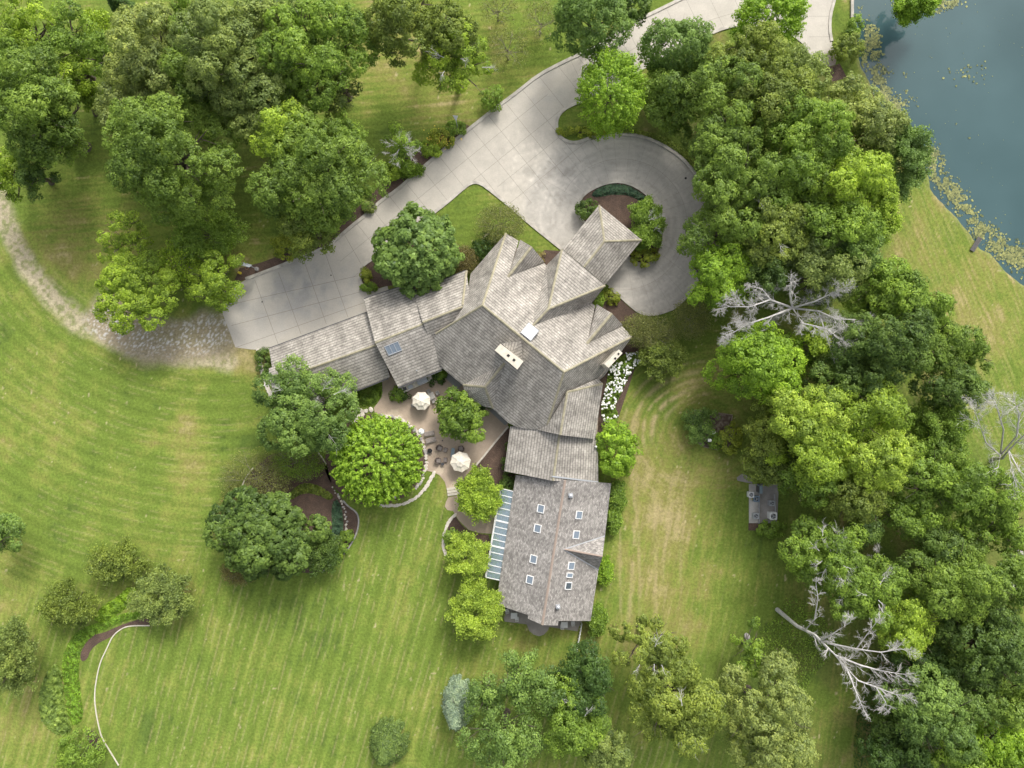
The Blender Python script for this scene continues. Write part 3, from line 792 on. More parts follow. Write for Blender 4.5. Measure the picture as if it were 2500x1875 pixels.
house = empty('mansion', W(1250, 800), 'big rambling stone mansion under many joined grey shingle roofs, with garage wing and drive-through porch', 'house')
def hk(fn, *a, **k): return fn(*a, **k)
def reparent_root(root):
    """shift children so that they keep their world place under an Empty that is not at the origin"""
    for ch in root.children: ch.matrix_parent_inverse = Matrix.Translation(-root.location) if False else ch.matrix_parent_inverse
    for ch in root.children: ch.location = ch.location - root.location

# --- main block
zr, ze = 11.0, 4.2
R1, R2 = W(1178, 745, zr), W(1377, 908, zr)
N1, E1 = W(1235, 569, ze), W(1543, 822, ze)
plNE = plane3(R1, R2, (N1 + E1) / 2)
S1 = W(1130, 940, ze)
plSW = plane3(R1, R2, S1)
WC = K(1063, 815, plSW)
plNW = plane3(N1, R1, WC)
plSE = plane3(R2, E1, K(1336, 1038, plSW))
nwe = [K(*p, plNW) for p in ((1107, 785), (1129, 752), (1142, 716), (1149, 668))]
swe = [K(*p, plSW) for p in ((1056, 832), (1058, 851), (1063, 872), (1078, 897), (1100, 915))]
swe2 = [K(*p, plSW) for p in ((1203, 998), (1241, 1032), (1262, 1043), (1285, 1047), (1308, 1049), (1336, 1038))]
NEv = [K(1266, 588, plNE), K(1240, 676, plNE), K(1327, 641, plNE), K(1334, 648, plNE), K(1301, 795, plNE), K(1445, 740, plNE),
       K(1453, 746, plNE), K(1433, 839, plNE), K(1518, 795, plNE)]
main = roof_mesh('roof', [
    [R1, N1, NEv[0], NEv[1]], [R1, NEv[1], NEv[2], NEv[3], NEv[4]], [R1, NEv[4], R2],
    [R2, NEv[4], NEv[5], NEv[6], NEv[7]], [R2, NEv[7], NEv[8], E1],
    [N1, R1, WC] + nwe,
    [R1, WC] + swe + [S1, K(1232, 886, plSW), R2], [R2, K(1232, 886, plSW)] + swe2,
    [R2, swe2[-1], K(1475, 918, plSE), E1]], M_SLATE, house, label='large main hipped roof with the two stone chimneys')
caps([(R1, R2), (R1, N1), (R1, WC), (R2, E1), (R2, swe2[-1])], main)
_, Qm = walls('wall', [N1, E1, K(1475, 925, plSE), swe2[-1], swe2[2], S1, swe[3], swe[0], WC, nwe[1]], [4.1, 4.1, 4.1, 4.1, 4.1, 4.1, 4.1, 4.1, 4.1, 4.1], M_STONE, house, 0.6)
windows_on(Qm, house, range(10))

# two dormers on the north-east slope
for a, b, pk, tip, c1, c2 in (((1266, 588), (1327, 641), (1298, 602), (1240, 676), NEv[0], NEv[2]), ((1453, 746), (1518, 795), (1494, 765), (1433, 839), NEv[6], NEv[8])):
    T = K(*tip, plNE); zt = T.z
    PKp = W(pk[0], pk[1], zt)
    f1 = W(a[0] + 4, a[1] - 3, c1.z + .25); f2 = W(b[0] + 2, b[1] - 2, c2.z + .25)
    dr = roof_mesh('dormer', [[f1, PKp, T], [PKp, f2, T]], M_SLATE, house, 0.2)
    caps([(PKp, T)], dr, w=.2)
    front = MB().add([f1 - Vector((0, 0, .2)), f2 - Vector((0, 0, .2)), PKp - Vector((0, 0, .2)), Vector((f1.x, f1.y, 3.2)), Vector((f2.x, f2.y, 3.2))], [(0, 1, 2), (3, 4, 1, 0)])
    front.build('gable_wall', M_STONE, dr)

# entrance block with hipped roof
F1, F2 = W(1372, 609, 6.9), W(1478, 697, 6.9); H = W(1339, 754, 9.6); T = NEv[4]
EL, ER = NEv[3] + Vector((0, 0, .15)), NEv[5] + Vector((0, 0, .15))
Tt = W(1301, 795, 9.5)
en = roof_mesh('roof', [[F1, F2, H], [F1, H, EL], [H, Tt, EL], [F2, ER, H], [H, ER, Tt]], M_SLATE, house, 0.2, label='tall hipped roof over the front entrance')
caps([(H, F1), (H, F2), (H, Tt)], en)
wl = [F1, F2, ER, EL]
walls('wall', wl, [6.7, 6.7, 4.0, 4.0], M_STONE, house, 0.5)
# boxed white roof lantern where that ridge dies into the main roof
c = K(1293, 811, plNE); u = (R2 - R1).normalized(); rz = math.atan2(u.y, u.x)
sb = MB().box(c + Vector((0, 0, .25)), (1.75, 1.75, 1.1), rz).build('roof_lantern', M_METAL, house)
MB().box(c + Vector((0, 0, .84)), (1.6, 1.6, .08), rz).build('lid', M_WHITE, sb)

# drive-through porch
A, B, C_, D_ = W(1463, 500, 4.2), W(1567, 586, 4.2), W(1477, 695, 4.2), W(1374, 608, 4.2)
HP = W(1476, 589, 6.9); RE = W(1426, 652, 6.9)
pc = roof_mesh('roof', [[A, B, HP], [B, C_, RE, HP], [D_, A, HP, RE]], M_SLATE, house, 0.25, label='square hipped roof of the drive-through porch over the driveway')
caps([(A, HP), (B, HP), (HP, RE)], pc)
for p, q in ((A, C_), (B, D_)):
    e = (q - p).normalized(); b0 = p + e * 1.3
    mb = MB(); mb.box((b0.x, b0.y, 0.5), (.95, .95, 1.0), .7); mb.box((b0.x, b0.y, 2.45), (.5, .5, 2.9), .7); mb.box((b0.x, b0.y, 3.95), (.8, .8, .16), .7)
    mb.build('porch_pillar', M_STONE, house)
for p, q in ((A, B), (B, C_), (D_, A)):
    cc = (A + B + C_ + D_) / 4
    a = p.lerp(cc, .12); b = q.lerp(cc, .12); m = (a + b) / 2
    MB().box((m.x, m.y, 3.84), ((b - a).length, .25, .28), math.atan2(b.y - a.y, b.x - a.x)).build('porch_beam', M_SIDING, house)

# turret bay on the south-west side
PT = W(1184, 945, 7.6); TU = K(1232, 886, plSW); TU = Vector((TU.x, TU.y, TU.z))
arc = [(1130, 940), (1134, 955), (1143, 968), (1156, 979), (1171, 988), (1187, 994), (1203, 997)]
AR = [W(p[0], p[1], 4.35) for p in arc]
tu = roof_mesh('roof', [[AR[0], PT, TU], [PT, AR[-1], TU]] + [[AR[i], AR[i + 1], PT] for i in range(6)], M_SLATE, house, 0.2, label='rounded conical roof of the bay beside the patio')
caps([(PT, AR[0]), (PT, AR[-1]), (PT, TU)], tu, w=.18)
walls('wall', AR + [W(1190, 920, 4.2)], 4.1, M_SIDING, house, 0.45)

# chimneys
t12 = 12.6
cr = [(1222, 839), (1278, 882), (1263, 902), (1208, 855)]
ring = [W(p[0], p[1], t12) for p in cr]; cc = sum(ring, Vector()) / 4
ch = MB(); ch.prism([cc + (r - cc) * .93 for r in ring], 6.0, t12 - .35); ch.prism(ring, t12 - .35, t12)
chim = ch.build('chimney', M_CHIM, main)
chim['label'] = 'long cream chimney near the middle of the main roof'
for p in ((1241, 868), (1255, 879)):
    f = W(p[0], p[1], t12); MB().box(f + Vector((0, 0, .03)), (.32, .32, .05), rz).build('flue', M_BLACK, chim)
g0, g1, g2, g3 = K(1224, 838, plSW), K(1273, 833, plSW), K(1276, 882, plSW), W(1250, 860, 10.4)
cg = roof_mesh('cricket', [[g0 + Vector((0, 0, .1)), g1 + Vector((0, 0, .1)), g3], [g1 + Vector((0, 0, .1)), g2 + Vector((0, 0, .1)), g3]], M_SLATE, main, .15)
t10 = 10.2
cr = [(1511, 853), (1520, 862), (1486, 898), (1475, 889)]
ring = [W(p[0], p[1], t10) for p in cr]; cc = sum(ring, Vector()) / 4
ch = MB(); ch.prism([cc + (r - cc) * .92 for r in ring], 0, t10 - .3); ch.prism(ring, t10 - .3, t10)
ch2 = ch.build('chimney', M_CHIM, main); ch2['label'] = 'smaller pale chimney on the outer wall above the white hydrangeas'
for p in ((1510, 864), (1502, 875)):
    f = W(p[0], p[1], t10); MB().box(f + Vector((0, 0, .03)), (.26, .26, .05), .8).build('flue', M_BLACK, ch2)

# linking wings to the garage (each lower than the one before)
def gable(nw, rd, se, lab, extra=None):
    """nw/rd/se: (left, right) point lists with height"""
    a, b = [W(*p) for p in nw]; r, s = [W(*p) for p in rd]; c, e = [W(*p) for p in se]
    o = roof_mesh('roof', [[a, b, s, r], [r, s, e, c]], M_SLATE, house, 0.28, label=lab)
    caps([(r, s)], o)
    z = min(a.z, c.z)
    _, Q = walls('wall', [a, c, e, b], z - .1, M_STONE, house, 0.45)
    windows_on(Q, house, range(4), .9, 1.3)
    # gable triangles
    for p, q, w_ in ((a, c, r), (b, e, s)):
        i = (b - a).normalized() * (.5 if p is a else -.5)
        MB().add([p + i - Vector((0, 0, .3)), q + i - Vector((0, 0, .3)), w_ + i - Vector((0, 0, .3)), p + i * 1.2 - Vector((0, 0, .3)), q + i * 1.2 - Vector((0, 0, .3)), w_ + i * 1.2 - Vector((0, 0, .3))],
                 [(0, 1, 2), (3, 5, 4), (0, 3, 4, 1), (1, 4, 5, 2), (2, 5, 3, 0)]).build('gable_wall', M_STONE, house)
    return o
G3 = gable([(1009, 713, 4.6), (1138, 660, 4.6)], [(1032, 787, 7.4), (1150, 741, 7.4)], [(1060, 856, 4.6), (1160, 817, 4.6)], 'short pale link roof between the garage wing and the main roof')
hp = W(1139, 660, 4.7); caps([(hp, W(1129, 744, 7.35))], G3)
G2 = gable([(888, 730, 3.9), (1010, 689, 3.9)], [(916, 837, 6.9), (1040, 788, 6.9)], [(972, 945, 3.9), (1085, 899, 3.9)], 'steep link roof carrying the triple skylight')
a, b, r, s, c, e = [W(*p) for p in ((657, 851, 3.0), (900, 761, 3.0), (660, 934, 5.6), (930, 838, 5.6), (694, 1022, 3.0), (952, 921, 3.0))]
s1 = W(664, 896, 4.3); s2 = W(656, 900, 4.35)
G1 = roof_mesh('roof', [[a, b, s, r, s2, s1], [r, s, e, c]], M_SLATE, house, 0.28, label='long low garage roof at the end of the driveway court')
caps([(r, s)], G1)
_, Q = walls('wall', [a, c, e, b], 2.9, M_STONE, house, 0.45)
windows_on(Q, house, [0, 1], .9, 1.2)
# garage doors facing the concrete court
aa, bb = W(657, 851, 3.0), W(895, 763, 3.0); t = (bb - aa).normalized(); nrm = Vector((-t.y, t.x, 0)); rz2 = math.atan2(t.y, t.x)
for k in range(4):
    p = aa.lerp(bb, (k + .5) / 4) - nrm * .42
    MB().box((p.x, p.y, 1.2), (2.7, .1, 2.3), rz2).build('garage_door', M_WHITE, house)
# gutters along the dark eave of the garage and its links
for p, q in (((657, 850, 3.0), (895, 762, 3.0)), ((888, 729, 3.9), (1007, 689, 3.9)), ((1009, 712, 4.6), (1137, 660, 4.6)), ((972, 947, 3.9), (1078, 904, 3.9)), ((700, 1021, 3.0), (948, 924, 3.0))):
    p, q = W(*p), W(*q); m = (p + q) / 2
    MB().box((m.x, m.y, m.z - .14), ((q - p).length, .16, .14), math.atan2(q.y - p.y, q.x - p.x)).build('gutter', M_DKMETAL, house)
# triple skylight
def skylight(center, along, size, parent, n=1, glass=M_SKYL, slope_n=None, frame=M_WHITE, lab=None):
    nz = slope_n; x = along.normalized(); y = nz.cross(x).normalized()
    M = Matrix.Translation(center) @ Matrix((x, y, nz)).transposed().to_4x4()
    w, h = size; mb = MB(); bw = .07
    def bx(cx, cy, sx, sy, z0, z1):
        vs = [M @ Vector((cx + i * sx / 2, cy + j * sy / 2, z)) for z in (z0, z1) for i, j in ((-1, -1), (1, -1), (1, 1), (-1, 1))]
        mb.add(vs, [(3, 2, 1, 0), (4, 5, 6, 7), (0, 1, 5, 4), (1, 2, 6, 5), (2, 3, 7, 6), (3, 0, 4, 7)])
    for sx in range(n + 1): bx(-w / 2 + w * sx / n, 0, bw, h + bw, 0, .16)
    for sy in (-1, 1): bx(0, sy * h / 2, w - bw, bw * (1 if sy > 0 else 1.8), 0, .156)
    o = mb.build('skylight', frame, parent)
    if lab: o['label'] = lab
    for k in range(n):
        mb = MB(); x0 = -w / 2 + w * (k + .5) / n
        bx(x0, 0, w / n - bw, h - bw, 0.02, .11)
        mb.build('pane', glass, o)
    return o
def fn(a, b, c):
    n = (b - a).cross(c - a).normalized(); return n if n.z > 0 else -n
nn = fn(*[W(*p) for p in ((916, 837, 6.9), (1040, 788, 6.9), (972, 945, 3.9))])
al = W(1040, 788, 6.9) - W(916, 837, 6.9)
pl = plane3(W(916, 837, 6.9), W(1040, 788, 6.9), W(972, 945, 3.9))
skylight(K(960, 850, pl), al, (1.95, 1.35), G2, 3, slope_n=nn, frame=M_METAL)
for px, py in ((1019, 933 - 20), (1030, 795 - 20)): pass
# small vent pipes on the slate roofs
for (px, py), pl_ in (((1018, 904), pl), ((1346, 757), plNE), ((1422, 990), None)):
    if pl_ is None: continue
    p = K(px, py, pl_); MB().cyl((p.x, p.y, p.z - .2), .07, .55, 10).build('vent_pipe', M_METAL, house)

# --- south wing, upper part
KP = W(1385, 957, 8.4); KB = W(1368, 1062, 8.2)
v1 = K(1336, 1038, plSW) + Vector((0, 0, .2)); v2 = W(1311, 1049, 5.4)
r0, r1, r2 = W(1404, 953, 8.0), W(1472, 937, 4.6), W(1452, 1072, 4.6)
nr = W(1459, 924, 4.6)
sw1 = roof_mesh('roof', [[KP, KB, v2, v1], [KP, r1, r2, KB], [KP, nr, r1]], M_SLATE, house, .25, label='upper roof of the south wing, next to the hydrangeas')
caps([(KP, KB), (KP, r1)], sw1)
# --- south wing, lower part
a1, b1 = W(1246, 1040, 3.6), W(1231, 1150, 3.6); r3, r4 = W(1367, 1055, 6.6), W(1350, 1174, 6.6); c1, c2 = W(1459, 1068, 3.6), W(1461, 1176, 3.6)
sw2 = roof_mesh('roof', [[r3, r4, b1, a1], [r3, c1, c2, r4]], M_SLATE, house, .25, label='lower roof of the south wing, above the skylit annexe')
caps([(r3, r4)], sw2)
_, Q = walls('wall', [a1, b1, c2, W(1474, 930, 4.4), W(1380, 930, 4)], 3.5, M_STONE, house, .45)
windows_on(Q, house, [0, 2], .9, 1.4)
# white flashing kinked between that roof and the annexe
mb = MB()
for p, q in (((1348, 1163), (1460, 1177)), ):
    p, q = W(p[0], p[1], 6.75), W(q[0], q[1], 3.9); m = (p + q) / 2
    dd = (q - p); mb.box(m, (dd.length, .2, .12), math.atan2(dd.y, dd.x), ry=math.atan2(-dd.z, math.hypot(dd.x, dd.y)))
mb.build('flashing', M_METAL, house)
# grey deck strips beside the house walls that show between eave and patio
for p, q in (((1086, 905), (1124, 940)), ((1206, 996), (1240, 1028))):
    a, b = W(*p), W(*q); m = (a + b) / 2
    MB().box((m.x, m.y, .12), ((b - a).length + .3, 1.5, .16), math.atan2(b.y - a.y, b.x - a.x)).build('step', M_SIDING, house)
# white downspout at the garage gable
p = W(655, 934, 3); mb = MB(); mb.tube([p, p + Vector((-.7, .5, .2))], .05); mb.box(p + Vector((-.3, -.1, .1)), (.9, .1, .1), .9); mb.build('downspout', M_WHITE, house)

for ch_ in list(house.children): ch_.location = ch_.location - house.location

# ------------------------------------------------------------------ the annexe with the glass lean-to
annexe = empty('annexe', W(1345, 1350), 'rectangular annexe with speckled tan shingle roof, square skylights and a glass lean-to', 'building')
ez, rz_ = 3.2, 6.4
q = {k: W(*v) for k, v in dict(nw=(1259, 1160, ez), rt=(1380, 1172, rz_), ne=(1492, 1180, ez), e1=(1477, 1308, ez), gp=(1471, 1359, 5.4), e2=(1461, 1391, ez),
     se=(1442, 1516, ez), s1=(1363, 1516, 5.2), s2=(1362, 1527, 5.2), rb=(1324, 1526, rz_), s3=(1288, 1510, 5.2), s4=(1290, 1502, 5.2), sw=(1211, 1475, ez), ap=(1376, 1341, 5.5)).items()}
plE = plane3(q['rt'], q['rb'], (q['ne'] + q['se']) / 2); plW = plane3(q['rt'], q['rb'], (q['nw'] + q['sw']) / 2)
for k in ('ap', 's1', 's2'): q[k] = K(*{'ap': (1376, 1341), 's1': (1363, 1516), 's2': (1362, 1527)}[k], plE)
for k, v in {'s3': (1288, 1510), 's4': (1290, 1502)}.items(): q[k] = K(*v, plW)
gp = W(1471, 1359, q['ap'].z); 
ar = roof_mesh('roof', [[q['rt'], q['ne'], q['e1'], q['ap'], q['rb']], [q['ap'], q['e2'], q['se'], q['s1'], q['s2'], q['rb']],
                        [q['rt'], q['rb'], q['s3'], q['s4'], q['sw'], q['nw']], [q['ap'], q['e1'], gp], [q['ap'], gp, q['e2']]], M_COMP, annexe, .22)
M_CAP2 = mat_plain('brown_ridge', (0.30, 0.24, 0.20), .95, noise=.15, scale=8)
caps([(q['rt'], q['rb'])], ar, M_CAP2, .18); caps([(q['ap'], gp)], ar, M_CAP2, .14)
mb = MB()
for e in ('e1', 'e2'):
    a, b = q['ap'], q[e]; up = Vector((0, 0, .04)); t = (b - a).normalized(); s = Vector((-t.y, t.x, 0)) * .07
    mb.add([a - s + up, a + s + up, b + s + up, b - s + up, a - s + up * 2, a + s + up * 2, b + s + up * 2, b - s + up * 2], [(0, 1, 2, 3), (4, 5, 6, 7), (0, 1, 5, 4), (2, 3, 7, 6), (1, 2, 6, 5), (3, 0, 4, 7)])
mb.build('valley_flashing', M_METAL, ar)
_, Qa = walls('wall', [q['nw'], q['sw'], q['s4'], q['s2'], q['se'], q['ne']], 3.05, M_SIDING, annexe, .45)
windows_on(Qa, annexe, [4], .9, 1.4)
nW = fn(q['rt'], q['rb'], q['nw']); nE = fn(q['rt'], q['rb'], q['ne']); al = (q['rb'] - q['rt'])
for i, (x, y) in enumerate(((1321, 1242), (1313, 1290), (1303, 1365), (1294, 1415))):
    skylight(K(x, y, plW), al, (1.05, .95), annexe, 1, slope_n=nW)
for i, (x, y, w_, g) in enumerate(((1413, 1257, 1.05, M_SKYL), (1406, 1305, 1.05, M_SKYL), (1394, 1381, 1.0, M_SKYL), (1390, 1404, .62, M_SKYL), (1387, 1430, .95, M_SKYD))):
    skylight(K(x, y, plE), al, (w_, .95), annexe, 1, g, slope_n=nE)
for x, y in ((1393, 1209), (1362, 1480)):
    p = K(x, y, plE); mb = MB(); mb.box((p.x, p.y, p.z + .15), (.6, .6, .3), .1); mb.cyl((p.x, p.y, p.z + .3), .16, .35, 14); mb.cyl((p.x, p.y, p.z + .65), .27, .12, 14, 0, .08)
    mb.build('roof_vent', M_METAL, annexe)
# gable front piece at the south end
a, b, c = q['s3'], q['s2'], q['rb']
MB().add([Vector((p.x, p.y + .5, p.z - .25)) for p in (a, c, b)] + [Vector((a.x, a.y + .5, 0)), Vector((b.x, b.y + .5, 0))], [(0, 1, 2), (0, 2, 4, 3)]).build('gable_wall', M_SIDING, annexe)
# glass lean-to
g = [W(1223, 1192, 2.3), W(1259, 1201, 3.1), W(1227, 1418, 3.1), W(1187, 1409, 2.3)]
lean = MB(); NP = 14
def lp(u, v): return g[0].lerp(g[3], u).lerp(g[1].lerp(g[2], u), v)
for k in range(NP + 1):
    u = k / NP; a, b = lp(u, 0), lp(u, 1); w_ = .11 if k in (5, 9) else .055
    t = (g[3] - g[0]).normalized() * w_
    lean.add([a - t, b - t, b + t, a + t] + [p + Vector((0, 0, .1)) for p in (a - t, b - t, b + t, a + t)], [(0, 3, 2, 1), (4, 5, 6, 7), (0, 1, 5, 4), (1, 2, 6, 5), (2, 3, 7, 6), (3, 0, 4, 7)])
for v0 in (0.0, -.055):
    pts = [lp(0, v0), lp(1, v0)]; lean.tube([p + Vector((0, 0, .03)) for p in pts], .055, 6)
for k in range(2 * NP + 1):
    lean.tube([lp(k / 2 / NP, 0.0) + Vector((0, 0, .03)), lp(k / 2 / NP, -.055) + Vector((0, 0, .03))], .03, 4)
for k in range(0, NP + 1, 2):
    p = lp(k / NP, 0); lean.box((p.x, p.y, 1.15), (.1, .1, 2.3))
lf = lean.build('glass_roof', M_WHITE, annexe)
mg, N, L, b = new_mat('clear_glass')
N.remove(b); tr = N.new('ShaderNodeBsdfTransparent'); tr.inputs[0].default_value = (.84, .92, .95, 1); gl = N.new('ShaderNodeBsdfGlossy'); gl.inputs['Roughness'].default_value = .02
df = N.new('ShaderNodeBsdfDiffuse'); df.inputs[0].default_value = (.42, .52, .60, 1)
m1 = N.new('ShaderNodeMixShader'); m1.inputs[0].default_value = .35; L.new(tr.outputs[0], m1.inputs[1]); L.new(df.outputs[0], m1.inputs[2])
m2 = N.new('ShaderNodeMixShader'); m2.inputs[0].default_value = .15; L.new(m1.outputs[0], m2.inputs[1]); L.new(gl.outputs[0], m2.inputs[2]); L.new(m2.outputs[0], N['Material Output'].inputs[0])
for k in range(NP):
    u0, u1 = (k + .06) / NP, (k + .94) / NP
    P4 = [lp(u0, .03) + Vector((0, 0, .05)), lp(u1, .03) + Vector((0, 0, .05)), lp(u1, .97) + Vector((0, 0, .05)), lp(u0, .97) + Vector((0, 0, .05))]
    MB().add(P4 + [p - Vector((0, 0, .02)) for p in P4], [(0, 1, 2, 3), (7, 6, 5, 4), (0, 4, 5, 1), (1, 5, 6, 2), (2, 6, 7, 3), (3, 7, 4, 0)]).build('pane', mg, lf)
for ch_ in list(annexe.children): ch_.location = ch_.location - annexe.location
# ------------------------------------------------------------------ foliage
def leaves_mesh(name, C, Nn, size, v, aspect=0.62):
    """many small leaf sprays: one four-cornered leaf each, at C, facing Nn"""
    n = len(C); r = rng.normal(size=(n, 3))
    Nn = Nn / (np.linalg.norm(Nn, axis=1, keepdims=True) + 1e-9)
    T = np.cross(Nn, r); T /= np.linalg.norm(T, axis=1, keepdims=True) + 1e-9
    B = np.cross(Nn, T); s = (size * rng.uniform(.7, 1.3, n))[:, None]
    q = np.stack([C + T * s, C + B * s * aspect, C - T * s, C - B * s * aspect], 1).reshape(-1, 3)
    f = np.arange(4 * n).reshape(n, 4)
    return fast_mesh(name, q, f, v=np.repeat(v, 4))

def sph(n, zmin=-1.0):
    """directions over a sphere above zmin"""
    z = rng.uniform(zmin, 1, n); a = rng.uniform(0, 2 * math.pi, n); r = np.sqrt(1 - z * z)
    return np.stack([r * np.cos(a), r * np.sin(a), z], 1)

def crown_points(cen, R, style, dens=1.0):
    """cen: crown centre relative to the trunk foot; R=(rx,ry,rz). Returns leaf centres, normals, sizes, v"""
    rx, ry, rz = R; Rm = math.sqrt(rx * ry)
    Cs, Ns, Vs = [], [], []
    if style in ('oak', 'open', 'lobed'):
        lr = Rm * {'oak': .30, 'open': .24, 'lobed': .27}[style]; lr = max(lr, .7)
        nl = int({'oak': 26, 'open': 20, 'lobed': 24}[style] * min(1.5, max(.5, (Rm / 5.5))))
        D = sph(nl * 2, -.25)
        # keep lobes apart from each other
        keep = [0]
        for i in range(1, len(D)):
            if min(np.linalg.norm(D[i] - D[j]) for j in keep) > (.42 if style != 'open' else .5): keep.append(i)
            if len(keep) >= nl: break
        D = D[keep]; rad = rng.uniform(.60, 1.08, len(D))
        LC = D * rad[:, None] * np.array([max(rx - lr * .45, .3), max(ry - lr * .45, .3), max(rz - lr * .5, .3)])
        LC = np.concatenate([LC, sph(4, .2) * np.array([rx, ry, rz]) * .35])
        rc = {'oak': .52, 'open': .48, 'lobed': .72}[style]
        for c in LC:
            l = lr * rng.uniform(.75, 1.25); sq = rng.uniform(.6, .85)
            nc = max(6, int(2 * math.pi * l * l * 1.35 / (rc * rc * 2.2)))
            d = sph(nc, -.35); pc = c + d * np.array([l, l, l * sq]) * rng.uniform(.8, 1.1, (nc, 1))
            vb = rng.uniform(.30, .70)
            nlf = int(36 * dens)
            for_all = np.repeat(pc, nlf, 0); dd = np.repeat(d, nlf, 0)
            o = sph(len(for_all), -.3); rr = rc * rng.uniform(.55, 1.05, (len(o), 1))
            Cs.append(for_all + o * rr * np.array([1, 1, .8]))
            Ns.append(o * .9 + dd * .5 + np.array([0, 0, .55]) + rng.normal(0, .38, o.shape))
            Vs.append(np.clip(vb + np.repeat(rng.normal(0, .12, nc), nlf) + rng.normal(0, .13, len(o)), 0, 1))
    elif style == 'maple':      # dense round crown of many upright tufts radiating from the middle
        nt = int(7.5 * (rx * ry * 2.2 + rx * rz * 2)); d = sph(nt, -.35)
        bump = 1 + .07 * (fbm(d[:, 0] * 2.6 + 9, d[:, 1] * 2.6 + d[:, 2] * 2, int(Rm * 100)) - .5) * 2
        pc = d * np.array([rx, ry, rz]) * (bump * rng.uniform(.72, 1.0, nt))[:, None]
        k = int(25 * dens); P = np.repeat(pc, k, 0); dd = np.repeat(d, k, 0)
        t = rng.uniform(-.9, .35, (len(P), 1)); o = sph(len(P)) * .30
        Cs.append(P + dd * t + o * (1.15 - (t + .9) * .45)); Ns.append(dd * .55 + o * 2.2 + np.array([0, 0, .55]) + rng.normal(0, .35, o.shape))
        Vs.append(np.clip(.5 + np.repeat(rng.normal(0, .13, nt), k) + rng.normal(0, .12, len(P)), 0, 1))
    elif style == 'round':      # dense crown with rounded bumps
        nt = int(2.9 * (rx * ry * 2.2 + rx * rz * 2.2)) + 10; d = sph(nt, -.4)
        lump = 1 + .34 * (fbm(d[:, 0] * 1.7 + 5 + rx, d[:, 1] * 1.7 + d[:, 2] * 1.3 + ry, int(rz * 977) % 91, 2) - .5) * 2
        pc = d * np.array([rx, ry, rz]) * (lump[:, None] * rng.uniform(.80, 1.0, (nt, 1))); rc = .55 if Rm > 2.4 else .38
        d2 = sph(nt // 2, -.2); d = np.concatenate([d, d2]); pc = np.concatenate([pc, d2 * np.array([rx, ry, rz]) * rng.uniform(.5, .72, (len(d2), 1))]); nt = len(pc)
        k = int(38 * dens); P = np.repeat(pc, k, 0); dd = np.repeat(d, k, 0); o = sph(len(P), -.2)
        Cs.append(P + (o + dd * .4) * rc * rng.uniform(.7, 1.05, (len(P), 1))); Ns.append(o * .9 + dd * .5 + np.array([0, 0, .5]) + rng.normal(0, .35, o.shape))
        Vs.append(np.clip(.5 + np.repeat(rng.normal(0, .13, nt), k) + rng.normal(0, .1, len(P)), 0, 1))
    elif style == 'feather':    # flat sprays reaching out, fine leaflets
        nb = int(60 * max(.5, Rm / 3.5)); d = sph(nb, -.15)
        L_ = rng.uniform(.75, 1.12, nb)
        m = int(26 * dens)
        t = rng.uniform(.35, 1, (nb, m)) ** .8
        base = d[:, None, :] * np.array([rx, ry, rz]) * (L_[:, None] * t)[..., None]
        side = np.cross(d, np.array([0, 0, 1.])); side /= np.linalg.norm(side, axis=1, keepdims=True) + 1e-6
        w = rng.normal(0, 1, (nb, m)) * (.62 * (1.25 - t)) * Rm * .28
        P = base + side[:, None, :] * w[..., None] + rng.normal(0, .12, base.shape); P[..., 2] -= (t ** 2) * .5 * rz * .3
        P = P.reshape(-1, 3); P = np.repeat(P, 8, 0) + rng.normal(0, .19, (len(P) * 8, 3)); Cs.append(P)
        Ns.append(np.array([0, 0, 1.]) + rng.normal(0, .5, P.shape)); Vs.append(np.clip(.5 + np.repeat(rng.normal(0, .12, nb), m * 8) + rng.normal(0, .14, len(P)), 0, 1))
    elif style == 'cone':       # conifer: tiers of drooping sprays
        nt = int(9 + rz * 2.2); 
        for i in range(nt):
            h = i / (nt - 1.0); r = (1 - h) ** .8 * .96 + .05; nb = int(10 + 26 * r * max(1, Rm / 3))
            a = rng.uniform(0, 2 * math.pi, nb); m = int(22 * dens)
            t = rng.uniform(.25, 1, (nb, m)) ** .7
            x = np.cos(a)[:, None] * t * rx * r; y = np.sin(a)[:, None] * t * ry * r; z = (h * 2 - 1) * rz + .16 * rz * (1 - t) * (1 + r) + rng.normal(0, .06, t.shape)
            P = np.stack([x, y, z], -1).reshape(-1, 3); P = np.repeat(P, 5, 0) + rng.normal(0, .14, (len(P) * 5, 3)); Cs.append(P)
            dr = np.stack([np.cos(a), np.sin(a), np.zeros(nb)], 1); dr = np.repeat(dr, m * 5, 0)
            Ns.append(dr * .35 + np.array([0, 0, 1.]) + rng.normal(0, .35, P.shape)); Vs.append(np.clip(.5 + np.repeat(rng.normal(0, .14, nb), m * 5) + rng.normal(0, .12, len(P)), 0, 1))
    elif style == 'sparse':     # thin haze of small leaves on twigs
        nb = int(70 * Rm * dens); d = sph(nb, -.2) * rng.uniform(.3, 1, (nb, 1)) ** .6
        P = d * np.array([rx, ry, rz]); P = np.repeat(P, 14, 0) + rng.normal(0, .24, (nb * 14, 3)); Cs.append(P)
        Ns.append(np.array([0, 0, .6]) + rng.normal(0, .6, P.shape)); Vs.append(np.clip(rng.normal(.5, .2, len(P)), 0, 1))
    return np.concatenate(Cs) + np.array(cen), np.concatenate(Ns), np.concatenate(Vs)

LEAFSIZE = dict(oak=.135, open=.13, lobed=.15, maple=.135, round=.145, feather=.125, cone=.125, sparse=.08)

